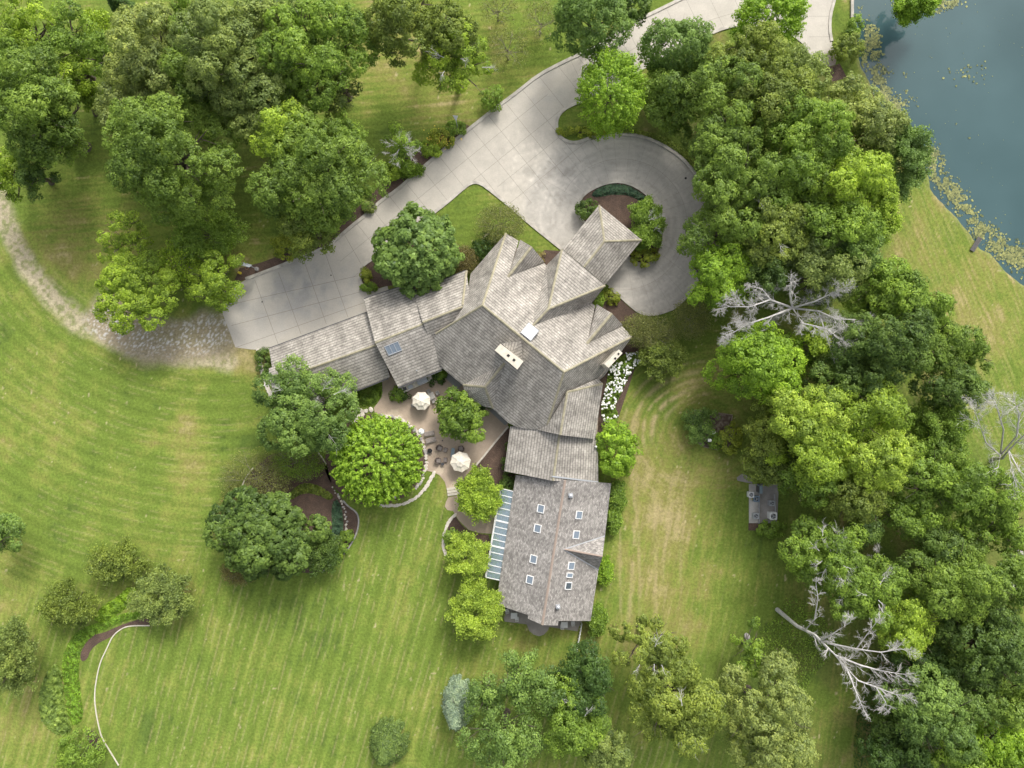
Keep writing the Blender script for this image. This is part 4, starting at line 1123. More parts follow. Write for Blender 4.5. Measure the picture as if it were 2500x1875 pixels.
def limb_mesh(H, cen, R, style, base_r, n_limbs=9, tips=None):
    mb = MB(); cx, cy, cz = cen; rx, ry, rz = R
    fork = max(.35 * H, cz - rz * 1.0) * .9; fork = min(fork, cz)
    jit = lambda s: Vector(rng.normal(0, s, 3))
    top = Vector((cx, cy, cz))
    t0 = Vector((0, 0, -.05)); t1 = Vector((cx * .25, cy * .25, fork * .5)) + jit(.1); t2 = Vector((cx * .6, cy * .6, fork))
    mb.tube([t0, Vector((0, 0, .25)), t1, t2, top], [base_r * 1.5, base_r * 1.08, base_r * .85, base_r * .7, base_r * .35], 8)
    for k in range(n_limbs):
        a = 2 * math.pi * (k + rng.uniform(-.3, .3)) / n_limbs; el = rng.uniform(-.05, .9)
        e = top + Vector((math.cos(a) * rx * .82 * math.cos(el), math.sin(a) * ry * .82 * math.cos(el), rz * .8 * math.sin(el)))
        s = t2.lerp(top, rng.uniform(0, .8)); m = s.lerp(e, .5) + jit(.35) + Vector((0, 0, .3))
        mb.tube([s, m, e], [base_r * .36, base_r * .22, base_r * .06], 5)
        for j in range(3):
            s2 = m.lerp(e, rng.uniform(0, .6)); e2 = s2 + (e - s).normalized() * rng.uniform(.5, 1.4) * rx * .3 + jit(rx * .14)
            mb.tube([s2, s2.lerp(e2, .5) + jit(.1), e2], [base_r * .13, base_r * .09, base_r * .03], 4)
    return mb

def dead_limbs(mb, start, direction, length, r, depth, spread=.55, up=.0):
    d_ = direction.normalized(); p = start.copy(); pts = [p.copy()]; rads = [r]; n = 4 if depth > 1 else 3
    kids = []
    for i in range(n):
        d_ = (d_ + Vector(rng.normal(0, .16, 3)) + Vector((0, 0, up))).normalized(); p = p + d_ * (length / n); pts.append(p.copy()); rads.append(r * (1 - .55 * (i + 1) / n))
        if depth > 0: kids.append((p.copy(), d_.copy(), r * (1 - .5 * (i + 1) / n)))
    mb.tube(pts, rads, 6 if depth > 2 else (4 if depth > 0 else 3))
    if depth > 0:
        for (q, dd, rr) in kids:
            for _ in range(1 if rng.random() < .35 else 2):
                side = Vector(rng.normal(0, 1, 3)); side -= dd * side.dot(dd); side.normalize()
                nd = (dd + side * rng.uniform(spread * .7, spread * 1.6)).normalized()
                dead_limbs(mb, q, nd, length * rng.uniform(.45, .68), max(rr * .5, .010), depth - 1, spread, up * .5)

PALE = (0.155, 0.200, 0.085)
COLS = dict(
    oak=(0.138, 0.215, 0.054), dark=(0.094, 0.155, 0.048), olive=(0.166, 0.221, 0.062), bright=(0.201, 0.327, 0.048), lime=(0.235, 0.339, 0.059),
    pale=(0.218, 0.273, 0.110), blue=(0.133, 0.215, 0.074), yellow=(0.265, 0.365, 0.075), mid=(0.161, 0.254, 0.056), deep=(0.064, 0.119, 0.038),
    greyg=(0.178, 0.238, 0.093), brown=(0.165, 0.149, 0.083), silver=(0.238, 0.315, 0.326), haze=(0.177, 0.199, 0.095), rust=(0.217, 0.266, 0.052), teal=(0.082, 0.154, 0.132))

def tree(px, py, rx, ry, H, style, col, label, name='oak_tree', cat='tree', group=None, dens=1.0, rz=None, lean=(0, 0), base=None, leaf=None, limbs=9, trunk=None, barkm=None):
    col = COLS[col] if isinstance(col, str) else col
    if style in ('oak', 'lobed') and rx > 55: rx, ry = rx * 1.07, ry * 1.07
    Rx0 = rx / S; Ry0 = ry / S
    rzv = rz if rz else min(H * .46, .85 * math.sqrt(Rx0 * Ry0) + H * .12)
    cz = H - rzv; k = 1 - (cz + rzv * .3) / CAM_H; RX, RY = Rx0 * k, Ry0 * k
    c = W(px, py, cz + rzv * .3)
    b = W(base[0], base[1]) if base else Vector((c.x + lean[0], c.y + lean[1], 0))
    if base is None:        # outer trees lean a little towards the light at the edge of the grounds
        rad = Vector((c.x, c.y)); sh = rad.length * cz / CAM_H; lim = .55 * min(RX, RY)
        if sh > lim and rad.length > 1: b = b + Vector((rad.x, rad.y, 0)).normalized() * (sh - lim)
    root = empty(name, (b.x, b.y, 0), label, cat, group)
    cen = (c.x - b.x, c.y - b.y, cz)
    P, Nn, v = crown_points(cen, (RX, RY, rzv), style, dens)
    me = leaves_mesh('crown', P, Nn, leaf or LEAFSIZE[style], v)
    o = link('crown', me, LEAF, root); o.color = (*col, 1)
    br = trunk or max(.12, .035 * H * (1.2 if style in ('oak', 'lobed', 'open') else .8) * .7)
    limb_mesh(H, cen, (RX, RY, rzv), style, br, limbs).build('trunk', barkm or M_BARK, root)
    return root

def shrub(px, py, rx, ry, h, style, col, label, name='shrub', cat='shrub', group=None, dens=1.0, leaf=None):
    col = COLS[col] if isinstance(col, str) else col
    k = 1 - h * .5 / CAM_H; RX, RY = rx / S * k, ry / S * k; c = W(px, py, h * .5)
    root = empty(name, (c.x, c.y, 0), label, cat, group)
    P, Nn, v = crown_points((0, 0, h * .5), (RX, RY, h * .5), style, dens)
    P[:, 2] = np.abs(P[:, 2])
    o = link('foliage', leaves_mesh('foliage', P, Nn, leaf or .12, v), LEAF, root); o.color = (*col, 1)
    mb = MB()
    for i in range(5):
        a = i * 1.3 + px; e = Vector((math.cos(a) * RX * .6, math.sin(a) * RY * .6, h * .75))
        mb.tube([Vector((math.cos(a) * .06, math.sin(a) * .06, 0)), e * .5 + Vector((0, 0, h * .1)), e], [.05, .035, .012], 5)
    mb.build('stem', M_BARK, root)
    return root

def cover(name, outline, h, col, label, cat, density=60, leaf=.10, kind=None, group=None, bumps=.5):
    """low planting filling an outline given in photograph pixels"""
    P0 = np.array(outline, float); x0, y0 = P0.min(0); x1, y1 = P0.max(0)
    n = int((x1 - x0) * (y1 - y0) / S / S * density)
    X = rng.uniform(x0, x1, n); Y = rng.uniform(y0, y1, n); ok = inside(X, Y, outline); X, Y = X[ok], Y[ok]
    dd = pdist(X, Y, outline, True) / S
    Z = h * np.clip(dd / (h * .8 + .1), .15, 1) * (1 - bumps + bumps * 1.4 * vnoise(X / 7, Y / 7, 3)) * rng.uniform(.75, 1.05, len(X))
    gx = vnoise(X / 7 + .3, Y / 7, 3) - vnoise(X / 7 - .3, Y / 7, 3); gy = vnoise(X / 7, Y / 7 + .3, 3) - vnoise(X / 7, Y / 7 - .3, 3)
    C = np.stack([(X - 1250) / S * (1 - Z / CAM_H), -(Y - 937.5) / S * (1 - Z / CAM_H), Z], 1)
    c0 = np.array([C[:, 0].mean(), C[:, 1].mean(), 0])
    Nn = np.stack([-gx * 2, gy * 2, np.ones(len(X))], 1) + rng.normal(0, .45, C.shape)
    v = np.clip(.5 + (vnoise(X / 11, Y / 11, 8) - .5) * .5 + rng.normal(0, .13, len(X)), 0, 1)
    me = leaves_mesh(name, C - c0, Nn, leaf, v)
    o = link(name, me, LEAF, None, tuple(c0)); o.color = (*(COLS[col] if isinstance(col, str) else col), 1)
    if kind: tag(o, kind=kind)
    return tag(o, label, cat, group)
# ------------------------------------------------------------------ trees: plan position and radii in photograph pixels, height in metres
O, MA, DD = 'oak_tree', 'maple_tree', 'dead_tree'
TREES = [
 # upper left wood
 (85, 262, 98, 128, 21, 'oak', 'oak', 'big oak on the left edge above the track, trunk foot showing at lower right', O, dict(base=(211, 360), trunk=.6)),
 (55, 60, 85, 75, 15, 'open', 'lime', 'yellow-green open tree in the top left corner', O, dict(dens=.8)),
 (160, 80, 72, 85, 15, 'open', 'mid', 'thin bright green tree with a long bare trunk, second from the top left corner', O, dict(base=(205, 192), dens=.8)),
 (190, 165, 42, 55, 12, 'open', 'lime', 'narrow lime tree between the left edge oak and the pale frosted oak', O, dict(dens=.7)),
 (205, 228, 34, 34, 7, 'open', 'lime', 'small young tree with a thin curved trunk right of the left edge oak', 'young_tree', dict(base=(234, 281), leaf=.16)),
 (242, 62, 40, 40, 9, 'sparse', 'lime', 'thin yellow-leaved sapling by the dark gap at the top left', 'young_tree', dict(leaf=.15)),
 (292, 12, 42, 34, 12, 'cone', 'deep', 'very dark evergreen cut by the top edge of the view', 'conifer_tree', {}),
 (362, 118, 92, 112, 19, 'oak', 'pale', 'pale frosted grey-green oak near the top left with blossom-like tips', O, {}),
 (300, 270, 60, 60, 14, 'oak', 'pale', 'smaller pale oak crown between the frosted oak and the lawn', O, {}),
 (412, 375, 135, 148, 21, 'oak', 'oak', 'largest dark oak of the left wood, standing over the striped grass', O, {}),
 (455, 65, 62, 90, 15, 'open', 'mid', 'bright green inner tree between the frosted oak and the grey-green oak', O, {}),
 (548, 115, 95, 130, 21, 'oak', 'greyg', 'grey-green oak with bare limbs at the top of the left wood', O, {}),
 (762, 105, 112, 118, 21, 'oak', 'mid', 'tall green oak with dark trunk foot showing, at the right edge of the left wood', O, dict(base=(850, 238), trunk=.5)),
 (645, 245, 115, 88, 17, 'oak', 'greyg', 'soft grey-green oak in the middle of the left wood', O, {}),
 (820, 215, 48, 68, 12, 'open', 'greyg', 'narrow grey-green tree under the tall oak at the wood edge', O, {}),
 (702, 320, 80, 72, 18, 'oak', 'lime', 'yellow-topped oak crown above the driveway at the wood corner', O, {}),
 (765, 430, 132, 130, 20, 'oak', 'oak', 'broad green oak leaning over the upper edge of the driveway', O, {}),
 (748, 550, 75, 58, 12, 'oak', 'olive', 'lower olive tree touching the kerb below the broad oak', O, {}),
 (478, 185, 75, 80, 16, 'oak', 'oak', 'green crown filling the middle of the left wood, right of the frosted oak', O, {}),
 (655, 60, 85, 75, 18, 'oak', 'greyg', 'grey-green crown between the two tall oaks at the top of the left wood', O, {}),
 (340, 215, 72, 70, 15, 'oak', 'pale', 'pale crown directly below the frosted oak', O, {}),
 (250, 130, 55, 70, 14, 'open', 'mid', 'loose green tree squeezed left of the frosted oak', O, {}),
 (130, 330, 60, 70, 15, 'oak', 'oak', 'lower right crown of the pair on the left edge', O, {}),
 (15, 150, 50, 60, 14, 'oak', 'mid', 'green crown cut by the left edge above the big oak', O, {}),
 (840, 330, 50, 60, 12, 'oak', 'mid', 'green crown at the right tip of the left wood beside the lawn', O, {}),
 (700, 210, 60, 60, 16, 'oak', 'oak', 'inner green crown below the tall oak with the dark trunk foot', O, {}),
 (15, 420, 62, 75, 12, 'open', 'lime', 'yellow-green tree on the left edge above the gravel track', O, {}),
 (82, 425, 45, 55, 13, 'open', 'dark', 'dark narrow tree below the left edge oak', O, {}),
 (325, 705, 108, 100, 9, 'open', 'lime', 'wide bright spreading tree beside the white gravel patch', 'ash_tree', dict(rz=2.6, dens=1.2)),
 (300, 580, 72, 68, 8, 'open', 'lime', 'light lime tree with loose twigs above the gravel patch tree', 'ash_tree', dict(dens=.8)),
 (500, 570, 100, 72, 8, 'feather', 'mid', 'feathery fine-leaved tree below the largest dark oak', 'ash_tree', {}),
 (522, 688, 78, 80, 9, 'open', 'lime', 'bright yellow-green tree overhanging the corner of the concrete court', 'ash_tree', {}),
 (430, 640, 60, 60, 7, 'sparse', 'lime', 'thin see-through tree between the two bright lime trees', 'ash_tree', dict(leaf=.15)),
 (697, 602, 30, 30, 3.2, 'round', 'rust', 'rounded yellow-orange shrub at the kerb', 'shrub', {}),
 # top middle
 (1020, 52, 120, 82, 18, 'oak', 'olive', 'wide olive oak on the upper lawn, cut by the top edge', O, {}),
 (1110, 150, 92, 95, 14, 'open', 'lime', 'loose light green oak with grey dead twigs below the wide olive oak', O, dict(dens=.9, deadtwigs=5)),
 (1203, 243, 25, 27, 2.6, 'round', 'mid', 'small round bush beside the kerb on the upper lawn', 'shrub', {}),
 (1445, 42, 94, 74, 14, 'round', 'blue', 'dense round blue-green maple overhanging the top of the drive', MA, {}),
 (1548, 12, 42, 40, 9, 'round', 'dark', 'small dark tree behind the blue-green maple', MA, {}),
 (1014, 607, 108, 106, 10, 'round', 'blue', 'blue-green maple between the driveway and the link roof', MA, dict(rz=4.2, leaf=.24)),
 # right of the drive
 (1497, 215, 84, 108, 13, 'maple', 'bright', 'bright green egg-shaped maple on the grass tip between the two drives', MA, {}),
 (1660, 112, 90, 64, 12, 'round', 'blue', 'dark blue-green maple right of the bright egg-shaped maple', MA, {}),
 (1642, 235, 62, 88, 11, 'oak', 'oak', 'mid green tree below the dark maple, above the turning circle', O, {}),
 (1890, 35, 90, 72, 12, 'maple', 'bright', 'bright tufted maple in the loop of drive at the top', MA, {}),
 (2240, -5, 66, 58, 9, 'feather', 'bright', 'bright feathery tree overhanging the pond at the top edge', 'cypress_tree', dict(dens=2.2)),
 (2066, 120, 35, 33, 3.2, 'round', 'olive', 'round clipped bush between the drive and the pond', 'shrub', {}),
 (2081, 68, 17, 27, 2.2, 'round', 'mid', 'small upright bush against the pond wall', 'shrub', {}),
 # the wood between the circle and the pond
 (1850, 135, 100, 70, 16, 'oak', 'olive', 'olive oak directly below the tufted maple at the top of the wood', O, {}),
 (1955, 180, 58, 55, 14, 'oak', 'greyg', 'grey-green oak beside the brown end of the drive', O, {}),
 (1770, 215, 90, 80, 16, 'oak', 'oak', 'oak at the upper left corner of the pond-side wood', O, {}),
 (1890, 240, 98, 85, 18, 'oak', 'olive', 'olive oak in the upper middle of the pond-side wood', O, {}),
 (2062, 268, 78, 74, 15, 'oak', 'pale', 'pale oak nearest the pond bank below the brown mulch', O, {}),
 (1790, 340, 92, 88, 18, 'oak', 'oak', 'oak on the left side of the pond-side wood, level with the circle top', O, {}),
 (1965, 335, 98, 90, 19, 'oak', 'mid', 'green oak in the heart of the pond-side wood', O, {}),
 (2130, 320, 82, 70, 15, 'oak', 'pale', 'pale grey oak at the water edge of the wood', O, {}),
 (2205, 380, 78, 98, 16, 'feather', 'blue', 'blue-green feathery tree leaning furthest out towards the pond', 'willow_tree', dict(dens=1.8)),
 (1812, 450, 102, 90, 19, 'oak', 'oak', 'big oak overhanging the right side of the turning circle', O, {}),
 (1930, 450, 80, 78, 18, 'oak', 'mid', 'mid green crown between the circle oak and the yellow oak', O, {}),
 (2075, 440, 108, 88, 19, 'oak', 'lime', 'yellow-green oak in the right half of the pond-side wood', O, {}),
 (1775, 560, 95, 70, 17, 'oak', 'oak', 'dark oak covering the outer kerb of the turning circle', O, {}),
 (1890, 560, 88, 78, 18, 'oak', 'olive', 'olive crown with a bare limb in the lower middle of the pond-side wood', O, dict(deadtwigs=2)),
 (2035, 555, 92, 75, 18, 'oak', 'mid', 'green crown left of the golden lawn corner', O, {}),
 (2140, 535, 62, 70, 15, 'feather', 'lime', 'soft yellow-green tree at the corner of the golden lawn', 'willow_tree', dict(dens=1.6)),
 (1768, 668, 88, 76, 15, 'oak', 'bright', 'bright green oak below the turning circle, left of the dead tree', O, {}),
 (1860, 655, 78, 60, 15, 'oak', 'dark', 'dark crown just above the bleached dead tree', O, {}),
 (2010, 660, 90, 72, 17, 'oak', 'greyg', 'grey-green crown right of the bleached dead tree top', O, {}),
 (2085, 600, 62, 60, 16, 'oak', 'blue', 'bluish crown between the golden lawn and the grey-green crown', O, {}),
 # right middle
 (1870, 885, 108, 92, 15, 'oak', 'bright', 'bright rounded oak below the bleached dead tree', O, {}),
 (1985, 830, 45, 50, 13, 'oak', 'lime', 'small lime crown poking into the dead branches', O, {}),
 (2170, 705, 82, 78, 16, 'oak', 'mid', 'green oak at the top of the mass along the golden lawn', O, {}),
 (2255, 760, 62, 60, 14, 'oak', 'mid', 'smaller green crown beside the golden lawn', O, {}),
 (2165, 840, 108, 82, 18, 'oak', 'dark', 'dark green oak in the middle of the mass along the golden lawn', O, {}),
 (2290, 840, 85, 70, 16, 'oak', 'oak', 'oak second from the right end of that mass', O, {}),
 (2375, 865, 62, 62, 13, 'open', 'oak', 'loose oak pointing right into the golden lawn', O, dict(dens=.9)),
 (2330, 940, 78, 62, 15, 'oak', 'dark', 'dark oak along the lower right edge of the mass by the golden lawn', O, {}),
 (2065, 925, 82, 72, 15, 'oak', 'dark', 'dark crown between the bright rounded oak and the yellow oak', O, {}),
 (1975, 1010, 88, 72, 17, 'oak', 'yellow', 'brightest yellow oak crown above the air-conditioner pad', O, {}),
 (2130, 1005, 95, 70, 17, 'oak', 'lime', 'yellow-green oak crown right of the brightest yellow one', O, {}),
 (1882, 1080, 58, 88, 11, 'oak', 'olive', 'olive green tree on the left side below the yellow crown', O, {}),
 (2010, 1110, 100, 85, 17, 'oak', 'lime', 'yellow-green crown in the middle of the yellow oaks', O, {}),
 (2140, 1120, 92, 82, 17, 'oak', 'yellow', 'yellow crown at the right of the yellow oaks', O, {}),
 (1992, 1178, 80, 55, 13, 'oak', 'mid', 'green crown leaning over the air-conditioner pad', O, {}),
 (2090, 1220, 78, 62, 14, 'oak', 'olive', 'olive crown at the bottom of the yellow oaks', O, {}),
 (2300, 1040, 80, 72, 13, 'feather', 'mid', 'soft dark feathery tree in front of the right-hand dead tree', 'larch_tree', dict(dens=1.8)),
 (2290, 1170, 98, 82, 15, 'oak', 'mid', 'green oak below the feathery tree on the right', O, {}),
 (2400, 1215, 88, 78, 14, 'oak', 'mid', 'green oak near the right edge below the bare dead tree', O, {}),
 (2395, 1290, 60, 50, 12, 'open', 'mid', 'tree with a forked pale bare trunk near the right edge', O, dict(base=(2372, 1383), trunk=.35)),
 (2475, 1420, 58, 70, 14, 'oak', 'oak', 'oak cut by the right edge below the grey boulder', O, dict(deadtwigs=2)),
 (2025, 1360, 92, 88, 14, 'oak', 'mid', 'oak with a grey twiggy top beside the air-conditioner pad', O, dict(deadtwigs=14)),
 (2115, 1290, 48, 60, 11, 'oak', 'dark', 'narrow dark tree right of the twiggy-topped oak', O, {}),
 (2125, 1450, 88, 72, 14, 'oak', 'mid', 'green oak with one long grey limb, above the fallen-looking dead tree', O, dict(deadtwigs=8)),
 (2215, 1525, 82, 70, 14, 'oak', 'lime', 'yellowish oak right of the leaning dead tree', O, {}),
 (2330, 1420, 108, 92, 16, 'oak', 'oak', 'wide dark oak between the forked trunk and the yellowish oak', O, {}),
 (2300, 1330, 70, 48, 12, 'oak', 'dark', 'low dark oak above the wide dark oak', O, {}),
 # bottom right
 (1835, 1590, 38, 68, 8, 'open', 'mid', 'thin young tree by the grey boulder left of the leaning dead tree', 'young_tree', {}),
 (1880, 1755, 108, 122, 17, 'oak', 'pale', 'pale grey-green oak at the bottom, right of the oak with the bare trunk', O, {}),
 (1590, 1580, 85, 80, 14, 'open', 'olive', 'upper crown of olive oak with an exposed trunk, below the annexe', O, dict(deadtwigs=4, dens=1.2)),
 (1655, 1725, 108, 98, 16, 'oak', 'olive', 'big olive oak at the bottom between the dark trees and the pale oak', O, dict(deadtwigs=3)),
 (1438, 1668, 58, 78, 14, 'oak', 'deep', 'very dark tree behind the bottom group, nearest the annexe', O, {}),
 (1114, 1748, 40, 64, 8, 'cone', 'silver', 'silvery blue spruce left of the bottom group', 'spruce_tree', dict(dens=1.2)),
 (1186, 1700, 48, 48, 12, 'lobed', 'blue', 'bluish tree beside the silvery spruce', O, {}),
 (1262, 1668, 58, 72, 14, 'lobed', 'blue', 'bluish tree at the top of the bottom group', O, {}),
 (1330, 1695, 42, 72, 13, 'lobed', 'blue', 'narrow bluish tree next to the bright one at the bottom', O, {}),
 (1235, 1810, 108, 88, 15, 'lobed', 'blue', 'widest bluish tree, cut by the bottom edge', O, {}),
 (1415, 1755, 78, 95, 14, 'oak', 'mid', 'bright green tree in front of the very dark one at the bottom', O, dict(deadtwigs=2)),
 (1480, 1835, 62, 55, 11, 'oak', 'greyg', 'grey-green tree at the bottom edge beside the bright green one', O, {}),
 (940, 1838, 48, 56, 6, 'cone', (0.115, .178, .066), 'round clipped conifer standing alone at the bottom edge of the lawn', 'conifer_tree', dict(dens=1.6)),
 (2285, 1745, 112, 85, 17, 'oak', 'blue', 'green oak at the bottom right, second from the corner', O, {}),
 (2420, 1590, 108, 88, 16, 'oak', 'dark', 'dark oak on the right edge above the bottom corner', O, {}),
 (2270, 1640, 62, 50, 12, 'oak', 'deep', 'deep green tree behind the tips of the leaning dead tree', O, {}),
 (2465, 1700, 70, 62, 15, 'oak', 'oak', 'oak on the right edge just above the bright corner tree', O, {}),
 (2450, 1835, 85, 70, 14, 'oak', 'bright', 'bright green tree in the bottom right corner', O, {}),
 (2385, 1500, 80, 60, 14, 'oak', 'dark', 'dark crown between the wide dark oak and the right edge', O, {}),
 (2365, 1690, 85, 62, 15, 'oak', 'dark', 'dark crown in the middle of the bottom right wood', O, {}),
 (2190, 1835, 70, 60, 12, 'oak', 'deep', 'dark low tree at the bottom edge where the lawn meets the bottom right wood', O, {}),
 (2180, 1760, 55, 50, 10, 'oak', 'dark', 'dark small tree at the left end of the bottom right wood', O, {}),
 (2465, 1290, 55, 55, 11, 'oak', 'mid', 'green crown at the right edge above the grey boulder', O, {}),
 (2220, 1260, 60, 50, 12, 'oak', 'mid', 'green crown filling the gap left of the forked pale trunk', O, {}),
 (2330, 1855, 70, 50, 13, 'oak', 'mid', 'mid green tree at the bottom edge left of the corner tree', O, {}),
 # around the house
 (748, 1002, 114, 104, 12, 'oak', 'blue', 'leafy oak at the garden side of the garage, over its dark roof', O, dict(deadtwigs=5)),
 (915, 1125, 118, 112, 9, 'maple', 'bright', 'bright green dome-shaped maple in the stone-ringed bed', MA, dict(rz=4.0, leaf=.18)),
 (1124, 1018, 58, 56, 6, 'oak', 'mid', 'small multi-tone tree growing out of the patio', 'crabapple_tree', dict(leaf=.16, dens=1.2)),
 (645, 1308, 122, 94, 11, 'oak', 'dark', 'dark knobbly oak in the large mulched bed on the lawn', O, dict(dens=1.15, leaf=.2)),
 (775, 1345, 52, 62, 6, 'feather', 'dark', 'soft dark lower tree on the right of the knobbly oak', 'yew_tree', dict(dens=1.6)),
 (1508, 1098, 48, 64, 6.5, 'round', 'bright', 'round bright tree pressed against the east wall of the south wing', 'pear_tree', dict(leaf=.16)),
 (1166, 1210, 54, 64, 6, 'feather', 'lime', 'yellow-green locust beside the patio steps', 'locust_tree', dict(dens=1.9)),
 (1138, 1362, 54, 58, 7, 'feather', 'yellow', 'yellow locust left of the glass lean-to', 'locust_tree', dict(dens=2.4)),
 (1160, 1498, 66, 74, 8, 'feather', 'yellow', 'larger yellow locust at the lower left corner of the annexe', 'locust_tree', dict(dens=2.4)),
 (620, 1170, 90, 75, 4, 'sparse', 'haze', 'thin brownish shrubbery at the top of the large mulched bed', 'smoke_bush', dict(dens=2.6)),
 (572, 1275, 60, 80, 4, 'sparse', 'brown', 'bare brownish bush along the left edging of the large bed', 'smoke_bush', dict(dens=2.2)),
 (585, 1395, 48, 36, 3.5, 'sparse', 'brown', 'small brown twiggy bush below the knobbly oak', 'smoke_bush', dict(dens=2.4)),
 (725, 1130, 70, 45, 4, 'sparse', 'mid', 'thin green bush between the large bed and the garage oak', 'smoke_bush', dict(dens=2.2)),
 (1222, 545, 62, 52, 5, 'sparse', 'haze', 'thin see-through tree on the lawn corner above the dormer', 'smoke_bush', dict(dens=2.4)),
 (1127, 634, 38, 36, 3.5, 'sparse', 'brown', 'reddish-brown bush beside the blue-green maple', 'smoke_bush', dict(dens=3.5)),
 (1185, 606, 34, 30, 2.6, 'round', 'deep', 'dark green bush tucked against the main roof', 'shrub', {}),
 (1580, 542, 44, 62, 5, 'feather', 'mid', 'feathery yellow-green cypress in the island bed', 'cypress_tree', dict(dens=2.0, deadtwigs=6)),
 (1434, 512, 26, 24, 2.4, 'round', 'dark', 'round dark bush in the island bed at the corner of the porch', 'shrub', {}),
 (1575, 627, 32, 20, 1.6, 'round', 'rust', 'low yellow-green bush at the lower tip of the island bed', 'shrub', {}),
 (980, 362, 46, 56, 7, 'open', 'mid', 'half-dead little tree with grey branches beside the upper kerb', 'crabapple_tree', dict(dens=.6, deadtwigs=26)),
 (1215, 20, 50, 45, 5, 'sparse', 'haze', 'faint leafless sapling nearest the wide olive oak', 'sapling', dict(dens=.8)),
 (1240, 115, 58, 55, 5, 'sparse', 'haze', 'faint grey sapling on the upper lawn below the others', 'sapling', dict(dens=.9)),
 (1322, 50, 50, 55, 5, 'sparse', 'haze', 'faint sapling beside the blue-green maple', 'sapling', dict(dens=.8)),
 (1560, 805, 45, 40, 5, 'sparse', 'haze', 'thin grey-green tree at the corner of the house below the turning circle', 'smoke_bush', dict(dens=3)),
 (1690, 778, 52, 52, 5, 'sparse', 'haze', 'thin dusky tree left of the bleached dead tree', 'smoke_bush', dict(dens=2.4)),
 (1620, 868, 58, 58, 5, 'feather', 'olive', 'olive shrub-like tree beside the white hydrangeas', 'serviceberry_tree', dict(dens=1.3)),
 (1600, 815, 60, 45, 5, 'sparse', 'haze', 'thin tree between the turning circle and the olive shrub-like tree', 'smoke_bush', dict(dens=2.6)),
 (1705, 1040, 42, 45, 3, 'oak', 'blue', 'green vegetable-plot bush on the left of the timber-edged bed', 'shrub', {}),
 (1782, 1072, 29, 38, 2.4, 'round', 'rust', 'yellow-brown bush on the right of the timber-edged bed', 'shrub', {}),
 (1750, 1080, 18, 16, 1.5, 'round', 'mid', 'small green bush between the two in the timber-edged bed', 'shrub', {}),
 (1885, 1292, 34, 17, 1.6, 'round', 'mid', 'low green bush below the air-conditioner pad', 'shrub', {}),
 (2304, 1125, 1, 1, 1, None, None, None, None, None),
 # lower left
 (8, 1308, 45, 50, 9, 'oak', 'blue', 'dark tree cut by the left edge halfway down the big lawn', O, {}),
 (18, 1610, 58, 95, 11, 'feather', 'greyg', 'grey-green feathery tree cut by the left edge near the bottom', 'willow_tree', dict(dens=1.7)),
 (280, 1378, 76, 52, 5, 'feather', 'olive', 'soft olive tree at the top of the curved bed on the lawn', 'locust_tree', dict(dens=1.0)),
 (162, 1478, 74, 60, 5.5, 'feather', 'olive', 'soft olive tree at the left of the curved bed on the lawn', 'locust_tree', dict(dens=1.2)),
 (392, 1462, 80, 70, 6, 'feather', 'greyg', 'grey-green dense tree over the head of the white curved edging', 'locust_tree', dict(dens=2.0)),
 (195, 1842, 50, 52, 4, 'round', 'mid', 'fat green bush at the bottom end of the curved bed', 'shrub', {}),
 (1508, 1215, 18, 42, 2.5, 'feather', 'mid', 'green bush on the east wall of the annexe near its top', 'shrub', dict(dens=2)),
 (1498, 1272, 16, 32, 2.2, 'feather', 'mid', 'green bush on the east wall of the annexe in the middle', 'shrub', dict(dens=2)),
 (1475, 1392, 18, 30, 2.2, 'feather', 'bright', 'bright green bush below the small gable on the annexe east side', 'shrub', dict(dens=2)),
 (1455, 1510, 24, 40, 3.0, 'feather', 'mid', 'green bush at the bottom right corner of the annexe', 'shrub', dict(dens=2)),
 (1103, 1312, 15, 17, 1.4, 'round', 'mid', 'small round bush inside the white stone arc', 'shrub', {}),
 (1244, 1120, 17, 34, 2, 'round', 'dark', 'dark hedge-like bush against the west wall of the south wing, upper', 'shrub', {}),
 (1243, 1185, 20, 30, 2, 'round', 'dark', 'dark hedge-like bush against the west wall of the south wing, lower', 'shrub', {}),
 (645, 882, 16, 32, 1.6, 'round', 'dark', 'green bush at the blunt end of the garage', 'shrub', {}),
 (970, 962, 16, 16, 1.2, 'round', 'mid', 'light round bush beside the outdoor kitchen', 'shrub', {}),
 (984, 958, 16, 15, .9, 'round', 'deep', 'dark low bush right beside the light round one at the outdoor kitchen', 'shrub', {}),
 (1064, 921, 25, 15, 1.1, 'round', 'deep', 'dark low bush between the outdoor kitchen and the main roof', 'shrub', {}),
 (1075, 914, 13, 8, 1.5, 'round', 'mid', 'little bright bush on top of the dark one by the main roof', 'shrub', {}),
 (1183, 985, 34, 14, 1.4, 'round', 'deep', 'dark bush in the shade of the rounded bay', 'shrub', {}),
 (848, 1308, 12, 12, .9, 'round', 'mid', 'bright little bush beside the blue juniper strip', 'shrub', {}),
 (836, 1340, 12, 10, .8, 'round', 'mid', 'second bright little bush towards the lower tip of the large bed', 'shrub', {}),
 (818, 1360, 14, 9, .8, 'round', 'lime', 'pale little bush nearest the lower tip of the large bed', 'shrub', {}),
 (1340, 670, 12, 14, 1.4, 'round', 'dark', 'green bush in the planted corner beside the entrance roof', 'shrub', {}),
 (1308, 632, 22, 14, .8, 'round', 'brown', 'brownish low bush in the planted corner between dormer and porch', 'shrub', {}),
 (1460, 733, 12, 18, 1.8, 'round', 'mid', 'green upright bush at the east foot of the entrance roof', 'shrub', {}),
 (1490, 725, 22, 14, 1.0, 'round', 'rust', 'yellowish bush between the porch and the east dormer', 'shrub', {}),
